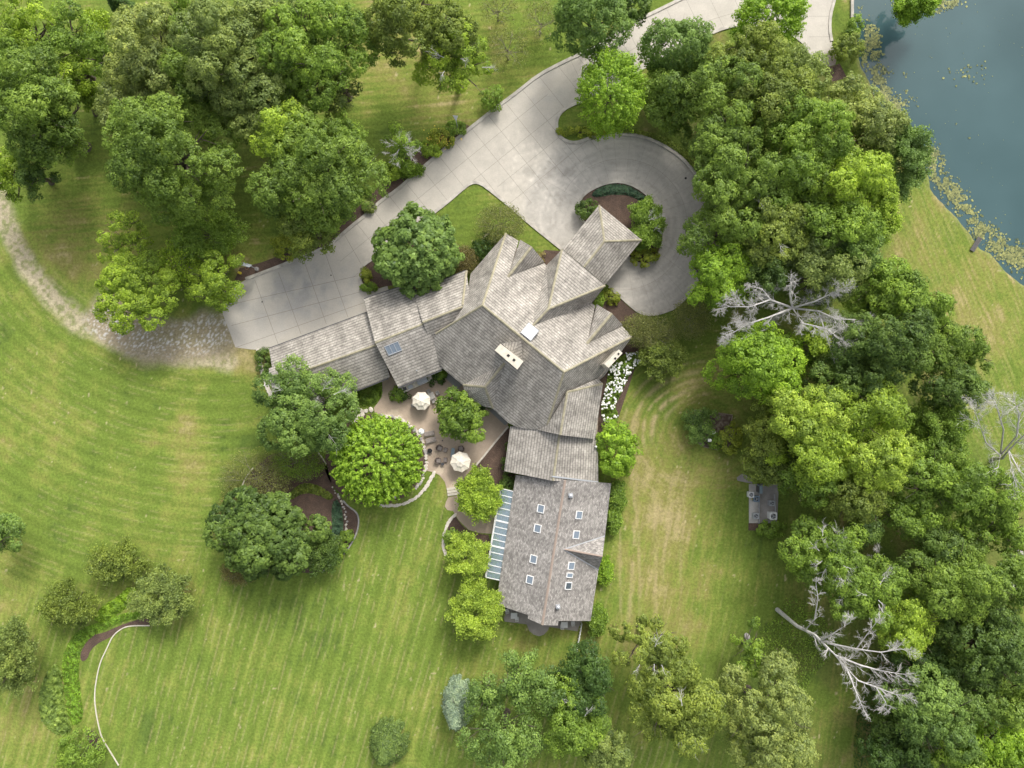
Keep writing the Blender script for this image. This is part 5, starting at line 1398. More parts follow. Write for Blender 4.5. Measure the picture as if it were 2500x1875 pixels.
 (901, 505, 13, 12, .9, 'round', 'pale', 'pale small bush at the kerb below the half-dead tree', 'shrub', {}),
 (1075, 339, 30, 22, 1.2, 'round', 'rust', 'yellow flowering clump along the upper kerb', 'flower_clump', {}),
 (1108, 315, 24, 17, 1.2, 'round', 'mid', 'green and yellow clump by the metal yard lamp', 'flower_clump', {}),
 (1050, 365, 26, 20, 1.0, 'round', 'lime', 'lime green clump at the kerb left of the yellow flowering one', 'flower_clump', {}),
 (990, 415, 45, 16, .8, 'sparse', 'mid', 'low green planting below the half-dead tree', 'shrub', dict(dens=4)),
 (955, 425, 20, 18, 1.4, 'round', 'lime', 'lime bush at the foot of the half-dead tree', 'shrub', {}),
 (1420, 322, 60, 8, .5, 'round', 'rust', 'low yellow-green edging plants along the inner kerb of the grass tip', 'shrub', {}),
 (893, 672, 10, 16, .9, 'round', 'rust', 'pale mixed clump in the kerbed bed by the garage', 'flower_clump', {}),
 (900, 702, 16, 9, .7, 'round', 'mid', 'green clump at the lower end of the kerbed bed by the garage', 'flower_clump', {}),
]
for row in TREES:
    px, py, rx, ry, H_, style, col, lab, nm, kw = row
    if style is None: continue
    kw = dict(kw); dt_ = kw.pop('deadtwigs', 0)
    if nm in ('shrub', 'flower_clump'):
        shrub(px, py, rx, ry, H_, style, col, lab, nm, 'shrub' if nm == 'shrub' else 'flowers', **{k: v for k, v in kw.items() if k in ('dens', 'leaf')})
        continue
    if style == 'sparse': kw.setdefault('rz', H_ * .42); kw.setdefault('barkm', M_TWIG); kw.setdefault('limbs', 16)
    t = tree(px, py, rx, ry, H_, style, col, lab, nm, **kw)
    if dt_:
        k = 1 - H_ / CAM_H; c = W(px, py, H_ * .8) - t.location
        for i in range(dt_):
            a = rng.uniform(0, 6.28); f = rng.uniform(.1, .75); R_ = rx / S * k
            s = Vector((c.x + math.cos(a) * R_ * f, c.y + math.sin(a) * R_ * f, H_ * (.93 - .3 * f * f) - .4))
            mb = MB(); dead_limbs(mb, s, Vector((math.cos(a), math.sin(a), .35)), R_ * rng.uniform(.2, .38), .05, 2, .6)
            mb.build('dead_branch', M_DEAD, t)

# bleached dead trees
def dead_tree(base, pts, lab, r0, spread, seed):
    """pts: main limbs, each a list of (px,py,z) from the trunk outwards"""
    global rng
    keep = rng; rng = np.random.default_rng(seed)
    b = W(*base); root = empty(DD, b, lab, 'tree')
    tr = MB(); br = MB(); sc_ = {11: .72, 13: 1.1}.get(seed, .9)
    for limb, r, L in pts:
        Q = [W(*p) - b for p in limb]; n = len(Q)
        r = r * .78
        tr.tube([q + Vector(rng.normal(0, .12, 3)) if 0 < i < n - 1 else q for i, q in enumerate(Q)], [r * (1 - .75 * i / (n - 1)) for i in range(n)], 7)
        for i in range(1, n):
            dd = (Q[i] - Q[i - 1])
            for s in range(6 if seed == 13 else 4):
                p = Q[i - 1].lerp(Q[i], rng.uniform(.15, 1)); side = Vector(rng.normal(0, 1, 3)); side.z *= .5
                side -= dd.normalized() * side.dot(dd.normalized()); side.normalize()
                if i == 1 and limb[0][2] < 6: continue
                dead_limbs(br, p, dd.normalized() + side * rng.uniform(.5, 1.1), L * sc_ * rng.uniform(.55, 1.0), r * .28, 2 if L < 2.2 else 3, spread)
        dead_limbs(br, Q[-1], Q[-1] - Q[-2], L * .8 * sc_, r * .25, 3, spread)
    tr.build('trunk', M_DEAD, root); br.build('branch', M_DEAD, root)
    rng = keep
dead_tree((1868, 792), [([(1868, 792, 0), (1905, 772, 5), (1935, 752, 10)], .42, 0.01),
    ([(1935, 752, 10), (1880, 775, 12), (1830, 790, 13), (1790, 812, 14)], .20, 2.2), ([(1935, 752, 10), (1930, 715, 13), (1932, 690, 16)], .20, 2.0),
    ([(1935, 752, 10), (1880, 730, 13), (1830, 745, 14), (1780, 748, 14)], .20, 2.3), ([(1935, 752, 10), (1990, 735, 13), (2040, 712, 15)], .20, 2.3),
    ([(1935, 752, 10), (2000, 765, 12), (2040, 780, 13), (2090, 780, 13)], .20, 2.3), ([(1935, 752, 10), (1965, 790, 12), (2015, 805, 13), (2055, 830, 13)], .18, 2.2),
    ([(1905, 772, 6), (1870, 800, 10), (1820, 825, 12), (1785, 835, 12)], .16, 1.8), ([(2000, 765, 12), (2015, 810, 13), (2030, 860, 12)], .12, 1.6),
    ([(1880, 730, 13), (1860, 705, 14), (1840, 700, 15)], .12, 1.6)],
    'broad bleached dead tree spread like a fan above the bright rounded oak', .4, .6, 11)
dead_tree((1897, 1488), [([(1897, 1488, 0), (1945, 1530, 5), (1990, 1555, 9), (2040, 1600, 12)], .42, 1.6),
    ([(1965, 1540, 7), (1990, 1510, 10), (1992, 1460, 12), (1992, 1425, 13)], .16, 1.1), ([(2005, 1562, 10), (2035, 1545, 12), (2075, 1520, 14)], .16, 1.5),
    ([(2020, 1570, 10), (2090, 1585, 13), (2150, 1590, 15), (2195, 1585, 16)], .18, 1.8), ([(2040, 1600, 12), (2100, 1625, 14), (2150, 1640, 15), (2195, 1645, 16)], .18, 1.8),
    ([(2040, 1600, 12), (2090, 1660, 14), (2140, 1680, 15), (2185, 1695, 16)], .18, 1.8), ([(2040, 1600, 12), (2070, 1640, 14), (2095, 1700, 15), (2105, 1725, 15)], .14, 1.4),
    ([(2090, 1585, 13), (2120, 1545, 15), (2135, 1525, 16)], .10, 1.2), ([(2140, 1680, 15), (2160, 1710, 15), (2165, 1725, 15)], .10, 1.3)],
    'leaning bleached dead tree at the bottom right with its whole grey trunk showing', .4, .55, 12)
dead_tree((2425, 1120), [([(2425, 1120, 0), (2442, 1112, 5), (2462, 1100, 9)], .40, .01),
    ([(2442, 1112, 5), (2480, 1060, 11), (2490, 1010, 14), (2478, 985, 15)], .18, 1.7), ([(2442, 1112, 5), (2450, 1050, 11), (2440, 1000, 14), (2430, 980, 15)], .16, 1.7),
    ([(2462, 1100, 9), (2510, 1050, 13), (2530, 990, 15)], .16, 1.8), ([(2442, 1112, 6), (2405, 1080, 11), (2385, 1020, 14), (2378, 1000, 15)], .15, 1.6),
    ([(2462, 1100, 9), (2500, 1150, 12), (2530, 1180, 13)], .15, 1.6), ([(2442, 1112, 5), (2440, 1145, 9), (2400, 1160, 11)], .13, 1.4), ([(2462, 1100, 9), (2475, 1160, 12), (2485, 1200, 12)], .12, 1.4)],
    'bare dead tree cut by the right edge of the view beside the golden lawn', .4, .55, 13)
dead_tree((2130, 1405), [([(2122, 1400, 0), (2132, 1375, 4), (2140, 1345, 7)], .16, 1.1), ([(2132, 1375, 4), (2120, 1400, 5), (2110, 1425, 6)], .1, .8)],
    'small bare dead tree between the twiggy-topped oak and the wide dark oak', .2, .5, 14)

# ------------------------------------------------------------------ hedges, juniper strips, flower beds, ground cover
cover('blue_juniper', smooth_poly([(1443, 478), (1450, 466), (1480, 451), (1517, 448), (1550, 460), (1582, 484), (1602, 508), (1612, 528), (1598, 520), (1575, 498), (1545, 480), (1515, 474), (1485, 476), (1460, 482)], True, 1), .45, 'teal', 'blue-green juniper strip curving round the top of the island bed', 'shrub', 260, .09)
cover('blue_juniper', smooth_poly([(812, 1225), (824, 1217), (832, 1235), (838, 1262), (838, 1300), (830, 1320), (814, 1332), (804, 1338), (806, 1310), (812, 1285), (809, 1250)], True, 1), .5, 'teal', 'blue-green juniper strip in the large mulched bed on the lawn', 'shrub', 260, .09)
cover('low_hedge', smooth_poly([(703, 1205), (735, 1180), (765, 1180), (800, 1198), (815, 1212), (805, 1222), (780, 1210), (750, 1202), (725, 1210), (712, 1222)], True, 1), .9, 'olive', 'lime-edged low hedge across the top of the large mulched bed', 'hedge', 200, .11)
ringh = []
for a in range(-20, 201, 20): ringh.append((897 + 37 * math.cos(math.radians(a)), 955 + 36 * math.sin(math.radians(a))))
for a in range(200, -21, -20): ringh.append((895 + 15 * math.cos(math.radians(a)), 950 + 13 * math.sin(math.radians(a))))
cover('clipped_hedge', ringh, 1.0, 'mid', 'clipped horseshoe hedge under the dark garage eave', 'hedge', 420, .07, bumps=.15)
cover('white_hydrangea', smooth_poly([(1524, 862), (1560, 858), (1566, 880), (1545, 900), (1530, 930), (1512, 970), (1500, 990), (1512, 1020), (1500, 1035), (1475, 1030), (1466, 1000), (1478, 950), (1485, 915), (1490, 895)], True, 1), 1.3, 'mid', 'row of green hydrangea bushes under the smaller chimney', 'flowers', 180, .12)
cover('ground_cover', smooth_poly([(345, 1490), (290, 1500), (245, 1520), (205, 1530), (170, 1560), (150, 1610), (155, 1680), (165, 1750), (180, 1775), (205, 1755), (198, 1700), (190, 1620), (205, 1570), (240, 1545), (290, 1520), (345, 1508)], True, 1), .35, (0.17, .30, .05), 'bright green ground cover strip along the curved bed', 'ground cover', 170, .09, kind='stuff', bumps=.2)
cover('ornamental_grass', smooth_poly([(130, 1620), (105, 1660), (92, 1720), (105, 1770), (150, 1800), (180, 1780), (160, 1740), (152, 1680), (148, 1630)], True, 1), .9, (0.20, .29, .095), 'tall pale ornamental grass left of the bright ground cover', 'grass', 150, .20, kind='stuff')
cover('spreading_juniper', smooth_poly([(225, 1510), (250, 1480), (290, 1455), (315, 1430), (335, 1440), (320, 1475), (285, 1500), (250, 1522)], True, 1), .9, 'bright', 'bright green spreading juniper below the soft olive trees', 'shrub', 200, .14)
cover('undergrowth', smooth_poly([(1900, 1500), (1850, 1540), (1830, 1620), (1900, 1680), (1960, 1700), (1990, 1640), (2040, 1600), (2060, 1560), (1980, 1480), (1930, 1440)], True, 1), .5, 'mid', 'rough green undergrowth round the leaning dead tree', 'undergrowth', 28, .12, kind='stuff')
cover('undergrowth', smooth_poly([(1650, 330), (1700, 300), (1780, 320), (1800, 420), (1740, 430), (1690, 380)], True, 1), .5, 'dark', 'dark undergrowth in the wood beside the turning circle', 'undergrowth', 30, .12, kind='stuff')
cover('undergrowth', smooth_poly([(2130, 1600), (2200, 1560), (2400, 1500), (2520, 1500), (2520, 1900), (2090, 1900), (2080, 1800)], True, 1), .9, 'deep', 'dark undergrowth beneath the bottom right wood', 'undergrowth', 26, .16, kind='stuff')
cover('ivy_edge', smooth_poly([(1440, 345), (1480, 330), (1535, 328), (1575, 334), (1620, 352), (1665, 382), (1700, 425), (1720, 420), (1680, 370), (1630, 335), (1575, 318), (1520, 315), (1470, 316), (1430, 335)], True, 1), .4, 'olive', 'leafy edging plants along the outer kerb of the turning circle', 'plants', 110, .10, kind='stuff')
# white flower heads
def blobs(name, spots, r, mat, label, cat, kind=None, parent=None):
    mb = MB()
    for p in spots:
        rr = r * random.uniform(.7, 1.25); n = 7
        mb.lathe(p, [(rr * .4, -rr * .3), (rr, 0), (rr * .75, rr * .5), (rr * .2, rr * .7)], n)
    o = mb.build(name, mat, parent)
    if label: tag(o, label, cat)
    if kind: tag(o, kind=kind)
    return o
M_FLOWER = mat_plain('white_petals', (0.85, 0.86, 0.80), .9, noise=.1)
M_YFL = mat_plain('yellow_petals', (0.70, 0.55, 0.08), .9, noise=.2)
M_OFL = mat_plain('orange_petals', (0.75, 0.30, 0.05), .9, noise=.2)
hyd = [(1524, 862), (1560, 858), (1566, 880), (1545, 900), (1530, 930), (1512, 970), (1500, 990), (1512, 1020), (1500, 1035), (1475, 1030), (1466, 1000), (1478, 950), (1485, 915), (1490, 895)]
sp = []
while len(sp) < 330:
    x, y = random.uniform(1466, 1568), random.uniform(856, 1040)
    if inside(np.array([x]), np.array([y]), hyd)[0] and (vnoise(np.array([x / 8]), np.array([y / 8]), 4)[0] > .35):
        p = W(x, y, 1.25); sp.append((p.x, p.y, 1.2 + random.uniform(-.15, .12)))
blobs('hydrangea_bloom', sp, .13, M_FLOWER, 'white flower heads covering the hydrangea bushes', 'flowers', 'stuff')
sp = [(lambda p: (p.x, p.y, 1.0 + random.uniform(-.1, .15)))(W(random.gauss(1078, 16), random.gauss(337, 11), 1)) for _ in range(90)]
blobs('lily_bloom', sp, .09, M_YFL, 'yellow blooms in the flowering clump along the upper kerb', 'flowers', 'stuff')

# ------------------------------------------------------------------ pond plants and edge
def lily_pads():
    spots = []
    C = [(2128, 100, 16, 34, 260), (2140, 120, 14, 14, 60), (2105, 150, 10, 20, 50), (2145, 190, 18, 34, 190), (2160, 225, 12, 14, 50), (2180, 262, 26, 26, 200), (2265, 370, 14, 12, 60), (2285, 400, 16, 30, 170),
         (2300, 440, 18, 18, 130), (2325, 475, 18, 22, 150), (2350, 500, 16, 24, 120), (2375, 535, 14, 20, 60), (2400, 565, 24, 18, 170), (2440, 600, 26, 22, 190), (2475, 625, 24, 20, 190), (2500, 640, 24, 20, 120),
         (2320, 8, 26, 10, 90), (2290, 20, 14, 12, 40), (2200, 10, 18, 10, 30), (2300, 300, 0, 0, 0), (2210, 183, 4, 6, 7), (2213, 223, 4, 4, 7), (2098, 18, 5, 5, 8), (2225, 238, 3, 3, 4), (2240, 250, 5, 8, 4), (2335, 300, 3, 4, 4), (2365, 340, 5, 8, 6), (2360, 180, 40, 20, 26)]
    for cx, cy, rx, ry, n in C:
        for _ in range(int(n * (1.9 if n > 20 else 1))):
            spots.append((random.gauss(cx, rx * .62), random.gauss(cy, ry * .62), 1.0 if n > 20 else .8))
    for i in range(160): spots.append((random.uniform(2100, 2500), random.uniform(0, 700), .35))
    X = np.array([s[0] for s in spots]); Y = np.array([s[1] for s in spots]); sd = shore_sd(X, Y)
    mb = MB(); vs = []; fs = []; vv = []
    for (x, y, k), d in zip(spots, sd):
        if d < 1 or (k > .5 and vnoise(np.array([x / 11]), np.array([y / 11]), 15)[0] < .27): continue
        p = W(x, y, -.22); r = random.uniform(.07, .19) * k; a0 = random.uniform(0, 6.28); o = len(vs); tx, ty = random.uniform(-.12, .12), random.uniform(-.12, .12)
        z = -.205 + random.uniform(0, .03)
        vs.append((p.x, p.y, z))
        for i in range(9):
            a = a0 + (6.28 - .5) * i / 8; q = r * random.uniform(.85, 1.1)
            vs.append((p.x + q * math.cos(a), p.y + q * math.sin(a), z + .012 + abs(q * (tx * math.cos(a) + ty * math.sin(a)))))
        for i in range(8): fs.append((o, o + 1 + i, o + 2 + i))
        c = random.uniform(0, 1); vv += [c] * 10
    me = fast_mesh('lily_pads', np.array(vs), np.array(fs), v=np.array(vv))
    o = link('lily_pads', me, LEAF); o.color = (.225, .25, .16, 1)
    tag(o, 'pale green lily pads crowding the pond margin', 'lily pads', kind='stuff')
lily_pads()
w = ribbon('retaining_wall', [(2079, -60), (2079, 44)], .4, -1.5, .3, M_KERB); tag(w, 'pale concrete wall at the pond edge beside the drive', 'wall')
t = empty('jetty', W(2381, 597), 'short dark timber landing at the pond bank', 'jetty', rz=math.radians(58))
for k in range(3): MB().box((0, (k - 1) * .23, .18), (2.3, .21, .07)).build('plank', M_DKWOOD, t)
for sx in (-1, 1): MB().cyl((sx * 1.1, .1, -1.0), .08, 1.13, 8).build('post', M_DKWOOD, t)

# ------------------------------------------------------------------ stones
def rock_mesh(seed, r=1.0, flat=.5):
    rs = np.random.default_rng(seed); bm = bmesh.new(); bmesh.ops.create_icosphere(bm, subdivisions=2, radius=r)
    for v in bm.verts:
        n = v.co.normalized(); k = 1 + .22 * (vnoise(np.array([n.x * 2 + seed * 3.1]), np.array([n.y * 2 + n.z * 1.7]), seed)[0] - .5) * 2
        v.co = Vector((round(n.x * k, 3), n.y * k * .78, n.z * k * flat)) * r
        if v.co.z > r * flat * .6: v.co.z = r * flat * .6
    me = bpy.data.meshes.new('stone'); bm.to_mesh(me); bm.free(); return me
RM = [rock_mesh(i, 1.0, .55) for i in range(6)]
for m_ in RM: m_.materials.append(M_ROCK)
RG = [rock_mesh(i + 20, 1.0, .6) for i in range(3)]
for m_ in RG: m_.materials.append(M_ROCKG)
def stone(px, py, r, label, group=None, meshes=RM, i=0, rz=None, sx=1.0, z=0.0):
    o = bpy.data.objects.new('stone', meshes[i % len(meshes)]); COL.objects.link(o)
    o.location = W(px, py, 0) + Vector((0, 0, r * .18 + z)); o.scale = (r * sx, r, r); o.rotation_euler = (0, 0, random.uniform(0, 6) if rz is None else rz)
    return tag(o, label, 'stone', group)
def along(pts, n, jit=0.0):
    P = [Vector((p[0], p[1])) for p in pts]; L = [0]
    for i in range(len(P) - 1): L.append(L[-1] + (P[i + 1] - P[i]).length)
    out = []
    for k in range(n):
        d_ = L[-1] * k / (n - 1)
        i = max(j for j in range(len(P) - 1) if L[j] <= d_ + 1e-6); t = (d_ - L[i]) / (L[i + 1] - L[i] + 1e-9); q = P[i].lerp(P[i + 1], t); e = P[i + 1] - P[i]
        out.append((q.x + random.gauss(0, jit), q.y + random.gauss(0, jit), math.atan2(-e.y, e.x)))
    return out
arc1 = smooth_poly([(931, 1234), (965, 1235), (990, 1229), (1012, 1217), (1033, 1200), (1045, 1182), (1055, 1163), (1059, 1155)], False, 2)
for i, (x, y, a) in enumerate(along(arc1, 26, .6)):
    stone(x, y, random.uniform(.26, .36), 'white flat stone in the arc of stepping stones below the dome-shaped maple', 'stepping stones below the dome-shaped maple', i=i, rz=a + random.uniform(-.3, .3), sx=1.25)
arc2 = smooth_poly([(1111, 1257), (1099, 1268), (1088, 1290), (1082, 1318), (1083, 1340), (1091, 1362)], False, 2)
for i, (x, y, a) in enumerate(along(arc2, 22, .4)):
    stone(x, y, random.uniform(.24, .33), 'white stone in the curved row left of the yellow locust', 'white stones in the curved row by the yellow locust', i=i + 2, rz=a + random.uniform(-.3, .3), sx=1.3)
ringp = smooth_poly([(921, 1017), (950, 1015), (975, 1021), (995, 1033), (1012, 1048), (1026, 1067), (1035, 1087), (1040, 1108), (1042, 1130), (1038, 1152), (1028, 1174), (1014, 1190)], False, 2)
for i, (x, y, a) in enumerate(along(ringp, 62, 1.6)):
    stone(x, y, random.uniform(.15, .32), 'pale boulder in the border between the patio and the maple bed', 'boulders edging the maple bed', i=i, meshes=RM if random.random() < .75 else RG)
for i, (x, y, a) in enumerate(along(smooth_poly([(813, 1192), (828, 1210), (834, 1225), (842, 1240), (845, 1265), (848, 1290), (838, 1305), (834, 1318)], False, 1), 24, 1.6)):
    stone(x, y, random.uniform(.12, .22), 'grey cobble in the row beside the blue juniper strip of the large bed', 'cobbles beside the juniper strip', i=i, meshes=RG if i % 2 else RM)
for (x, y, r, lab) in ((827, 1328, .36, 'white boulder, upper of the pair at the foot of the juniper strip'), (823, 1336, .34, 'white boulder, lower of the pair at the foot of the juniper strip'),
                       (808, 1341, .28, 'pale boulder left of the white pair below the juniper strip')):
    stone(x, y, r, lab)
stone(963, 1214, .3, 'single white stone under the lower edge of the dome-shaped maple')
stone(1823, 1553, .55, 'smooth grey boulder beside the thin young tree at the lower right', meshes=RG, i=1)
stone(2488, 1357, .95, 'large grey boulder at the right edge of the view', meshes=RG, i=2)
wl_ = smooth_poly([(632, 858), (634, 880), (640, 905), (649, 930), (655, 950), (662, 965)], False, 1)
for i, (x, y, a) in enumerate(along(wl_, 13, .3)):
    stone(x, y, .42, 'pale block of the low retaining row at the blunt end of the garage', 'blocks of the garage retaining row', i=i, rz=a, sx=1.1)
fl = ((868, 1006), (880, 1001), (893, 1003), (906, 1000), (873, 1015), (885, 1012), (870, 1024), (862, 1030))
for i, (x, y) in enumerate(fl): stone(x, y, .42, 'flat flagstone on the grass path between garage hedge and maple bed', 'flagstones beside the garage hedge', i=i)
e = ribbon('garden_edging', smooth_poly([(366, 1527), (320, 1527), (298, 1533), (275, 1552), (260, 1586), (245, 1616), (236, 1657), (231, 1695), (234, 1736), (245, 1789), (253, 1808), (270, 1835), (290, 1868)], False, 2), .15, 0, .10, M_CHIM)
tag(e, 'long thin pale stone edging curving down the lower left lawn', 'edging')
e = ribbon('garden_edging', smooth_poly([(787, 1397), (838, 1356), (862, 1322), (874, 1293), (877, 1267), (870, 1249), (850, 1236), (838, 1222)], False, 2), .2, 0, .12, M_ROCKG)
tag(e, 'thin grey stone edging round the right end of the large mulched bed', 'edging')
e = ribbon('garden_edging', smooth_poly([(580, 1240), (588, 1195), (600, 1165), (618, 1142)], False, 2), .16, 0, .1, M_ROCK)
tag(e, 'short pale edging at the left of the large mulched bed', 'edging')
e = ribbon('garden_edging', smooth_poly([(772, 1099), (785, 1115), (797, 1133)], False, 1), .16, 0, .1, M_ROCK)
tag(e, 'short pale edging under the garage oak', 'edging')
e = ribbon('garden_edging', [(1241, 1041), (1208, 1080), (1180, 1115), (1156, 1143)], .25, 0, .1, M_ROCK)
tag(e, 'straight stone edging between patio and brown mulch bed', 'edging')

# ------------------------------------------------------------------ patio furniture
def umbrella(px, py, lab, r=1.45, rot=0.0, n=8):
    p = W(px, py, 2.4); t = empty('patio_umbrella', (p.x, p.y, 0.05), lab, 'umbrella', 'patio umbrellas', rot)
    MB().cyl((0, 0, 0), .025, 2.62, 10).build('pole', M_METAL, t)
    MB().cyl((0, 0, 0), .30, .07, 18).build('base', M_DKMETAL, t)
    def tier(name, r0, r1, z0, z1, scallop):
        vs = []; fs = []
        for k, (r_, z_) in enumerate(((r0, z0), ((r0 + r1) / 2, (z0 + z1) / 2 - .02), (r1, z1), (r1, z1 - .13))):
            for i in range(n * 2):
                a = math.pi * i / n; rr = r_ * (1 if i % 2 == 0 else math.cos(math.pi / n) * (1 - scallop * (k > 1))); vs.append((rr * math.cos(a), rr * math.sin(a), z_ - (0 if i % 2 == 0 else .012 * k)))
        m = n * 2
        for k in range(3):
            for i in range(m): fs.append((k * m + i, k * m + (i + 1) % m, (k + 1) * m + (i + 1) % m, (k + 1) * m + i))
        if r0 < .1: fs.append(tuple(range(m)))
        MB().add(vs, fs).build(name, M_FAB, t)
    tier('canopy', .45, r, 2.50, 2.12, .04); tier('vent_canopy', .05, .72, 2.72, 2.52, .03)
    mb = MB()
    for i in range(n):
        a = 2 * math.pi * i / n
        mb.tube([(.05 * math.cos(a), .05 * math.sin(a), 2.60), (.45 * math.cos(a), .45 * math.sin(a), 2.515), (r * math.cos(a), r * math.sin(a), 2.135)], .018, 4)
    mb.build('rib', M_FAB, t)
    MB().lathe((0, 0, 2.70), [(.045, 0), (.04, .07), (.01, .11)], 10).build('finial', M_GREYT, t)
    return t
umbrella(1028, 979, 'cream two-tier umbrella over the dining table beside the outdoor kitchen', 1.38, .39)
umbrella(1124, 1128, 'cream octagonal umbrella at the lower end of the patio near the steps', 1.52, .15)

p = W(1040, 974); t = empty('dining_table', (p.x, p.y, .05), 'long grey dining table under the two-tier umbrella', 'table', None, math.radians(27))
mb = MB()
for k in range(8): mb.box((0, -.42 + k * .12, .72), (2.9, .108, .04))
mb.build('tabletop', M_GREYT, t)
for sx in (-1, 1):
    for sy in (-1, 1): MB().box((sx * 1.3, sy * .38, .35), (.07, .07, .70)).build('leg', M_GREYT, t)
def chair(loc, rz, lab, grp='grey dining chairs around the long table', mat=M_GREYT):
    t = empty('dining_chair', loc, lab, 'chair', grp, rz)
    mb = MB()
    for k in range(6): mb.box((0, -.21 + k * .085, .45), (.48, .072, .03))
    mb.build('seat', mat, t)
    mb = MB()
    for k in range(5): mb.box((-.2 + k * .1, -.26, .72), (.07, .025, .42))
    mb.box((0, -.27, .95), (.5, .035, .07)); mb.build('backrest', mat, t)
    for sx in (-1, 1):
        for sy in (-1, 1): MB().box((sx * .22, sy * .22, .22), (.045, .045, .44)).build('leg', mat, t)
    for sx in (-1, 1): MB().box((sx * .25, 0, .64), (.05, .5, .03)).build('armrest', mat, t)
    return t
T_ = W(1040, 974); ca, sa = math.cos(math.radians(27)), math.sin(math.radians(27))
def tl(x, y): return (T_.x + x * ca - y * sa, T_.y + x * sa + y * ca, .05)
chair(tl(1.95, 0), math.radians(27 + 90), 'grey chair at the right head of the long table')
chair(tl(-1.95, 0), math.radians(27 - 90), 'grey chair at the left head of the long table')
for k, x in enumerate((-.95, 0, .95)):
    chair(tl(x, .78), math.radians(27 + 180), ('grey chair on the kitchen side of the long table, left of three', 'grey chair on the kitchen side of the long table, middle of three', 'grey chair on the kitchen side of the long table, right of three')[k])
    chair(tl(x, -.78), math.radians(27), ('grey chair on the lawn side of the long table, left of three', 'grey chair on the lawn side of the long table, middle of three', 'grey chair on the lawn side of the long table, right of three')[k])

def lounger(px, py, rz, lab):
    p = W(px, py); t = empty('chaise_longue', (p.x, p.y, .05), lab, 'lounger', 'grey loungers by the boulder border', rz)
    mb = MB(); 
    for s in (-1, 1): mb.box((0, s * .32, .30), (1.45, .05, .06))
    mb.box((-.72, 0, .30), (.05, .68, .06)); mb.box((.72, 0, .30), (.05, .68, .06)); mb.build('frame', M_GREYT, t)
    MB().box((.30, 0, .36), (.85, .6, .06)).build('seat', M_CUSH, t)
    MB().box((-.42, 0, .50), (.68, .58, .06), ry=math.radians(28)).build('backrest', M_CUSH, t)
    for sx in (-1, 1):
        for sy in (-1, 1): MB().box((sx * .66, sy * .3, .14), (.05, .05, .27)).build('leg', M_GREYT, t)
lounger(1049, 1058, math.radians(10), 'grey lounger directly beside the white globe lamp')
lounger(1053, 1074, math.radians(16), 'grey lounger just below the one at the globe lamp')
def club(px, py, rz, lab, lab2=None, ott=None):
    p = W(px, py); t = empty('wicker_armchair', (p.x, p.y, .05), lab, 'armchair', 'brown wicker armchairs on the patio', rz)
    mb = MB(); n = 14
    for i in range(n):       # curved wicker back
        a0 = math.radians(70 + 220 * i / n); a1 = math.radians(70 + 220 * (i + 1) / n)
        q = [(.50 * math.cos(a0), .47 * math.sin(a0)), (.50 * math.cos(a1), .47 * math.sin(a1)), (.40 * math.cos(a1), .37 * math.sin(a1)), (.40 * math.cos(a0), .37 * math.sin(a0))]
        mb.prism(q, .08, .78 if 4 < i < 10 else .62)
    mb.build('backrest', M_WICK, t)
    MB().box((.08, 0, .24), (.72, .68, .30)).build('base', M_WICK, t)
    MB().box((.10, 0, .44), (.60, .56, .12)).build('cushion', M_CUSH, t)
    if lab2:
        p = W(*ott); t = empty('ottoman', (p.x, p.y, .05), lab2, 'footstool', 'wicker footstools', rz)
        MB().box((0, 0, .2), (.52, .62, .34)).build('base', M_WICK, t); MB().box((0, 0, .41), (.5, .58, .1)).build('cushion', M_CUSH, t)
club(1073, 1093, math.radians(-18), 'brown wicker armchair nearest the round fire pit', 'wicker footstool of the upper armchair', (1088, 1098))
club(1070, 1124, math.radians(3), 'brown wicker armchair at the lower left of the seating group', 'wicker footstool of the lower armchair', (1088, 1122))
club(1126, 1096, math.radians(100), 'dark wicker armchair tucked behind the octagonal umbrella')
p = W(1081, 1132); t = empty('side_table', (p.x, p.y, .05), 'small dark side table between the lower armchair and its footstool', 'table', None, .25)
MB().box((0, 0, .45), (.42, .42, .04)).build('tabletop', M_DKMETAL, t)
for sx in (-1, 1):
    for sy in (-1, 1): MB().box((sx * .17, sy * .17, .215), (.03, .03, .43)).build('leg', M_DKMETAL, t)
p = W(1106, 1104); t = empty('bench', (p.x, p.y, .05), 'narrow slate-blue bench left of the octagonal umbrella', 'bench', None, math.radians(82))
MB().box((0, 0, .44), (1.3, .5, .07)).build('seat', M_BLUE, t)
for sx in (-1, 1): MB().box((sx * .55, 0, .205), (.06, .44, .40)).build('leg', M_DKMETAL, t)
p = W(1050, 1100); t = empty('fire_pit', (p.x, p.y, .05), 'round black fire pit on the patio beside the boulders', 'fire pit')
MB().lathe((0, 0, .22), [(.16, 0), (.34, .12), (.38, .22), (.34, .22), (.28, .14), (.05, .10)], 22).build('bowl', M_DKMETAL, t)
for k in range(3): MB().tube([(.25 * math.cos(k * 2.1), .25 * math.sin(k * 2.1), .3), (.33 * math.cos(k * 2.1), .33 * math.sin(k * 2.1), 0)], .022, 6).build('leg', M_DKMETAL, t)
MB().lathe((0, 0, .38), [(.30, 0), (.26, .08), (.05, .13)], 20).build('mesh_lid', M_BLACK, t)
p = W(1081, 1075); t = empty('garden_light', (p.x, p.y, .05), 'tiny black path light between the loungers and the patio tree', 'lamp')
MB().cyl((0, 0, 0), .03, .4, 8).build('stake', M_DKMETAL, t); MB().lathe((0, 0, .4), [(.1, 0), (.09, .05), (.02, .1)], 12).build('cap', M_DKMETAL, t)
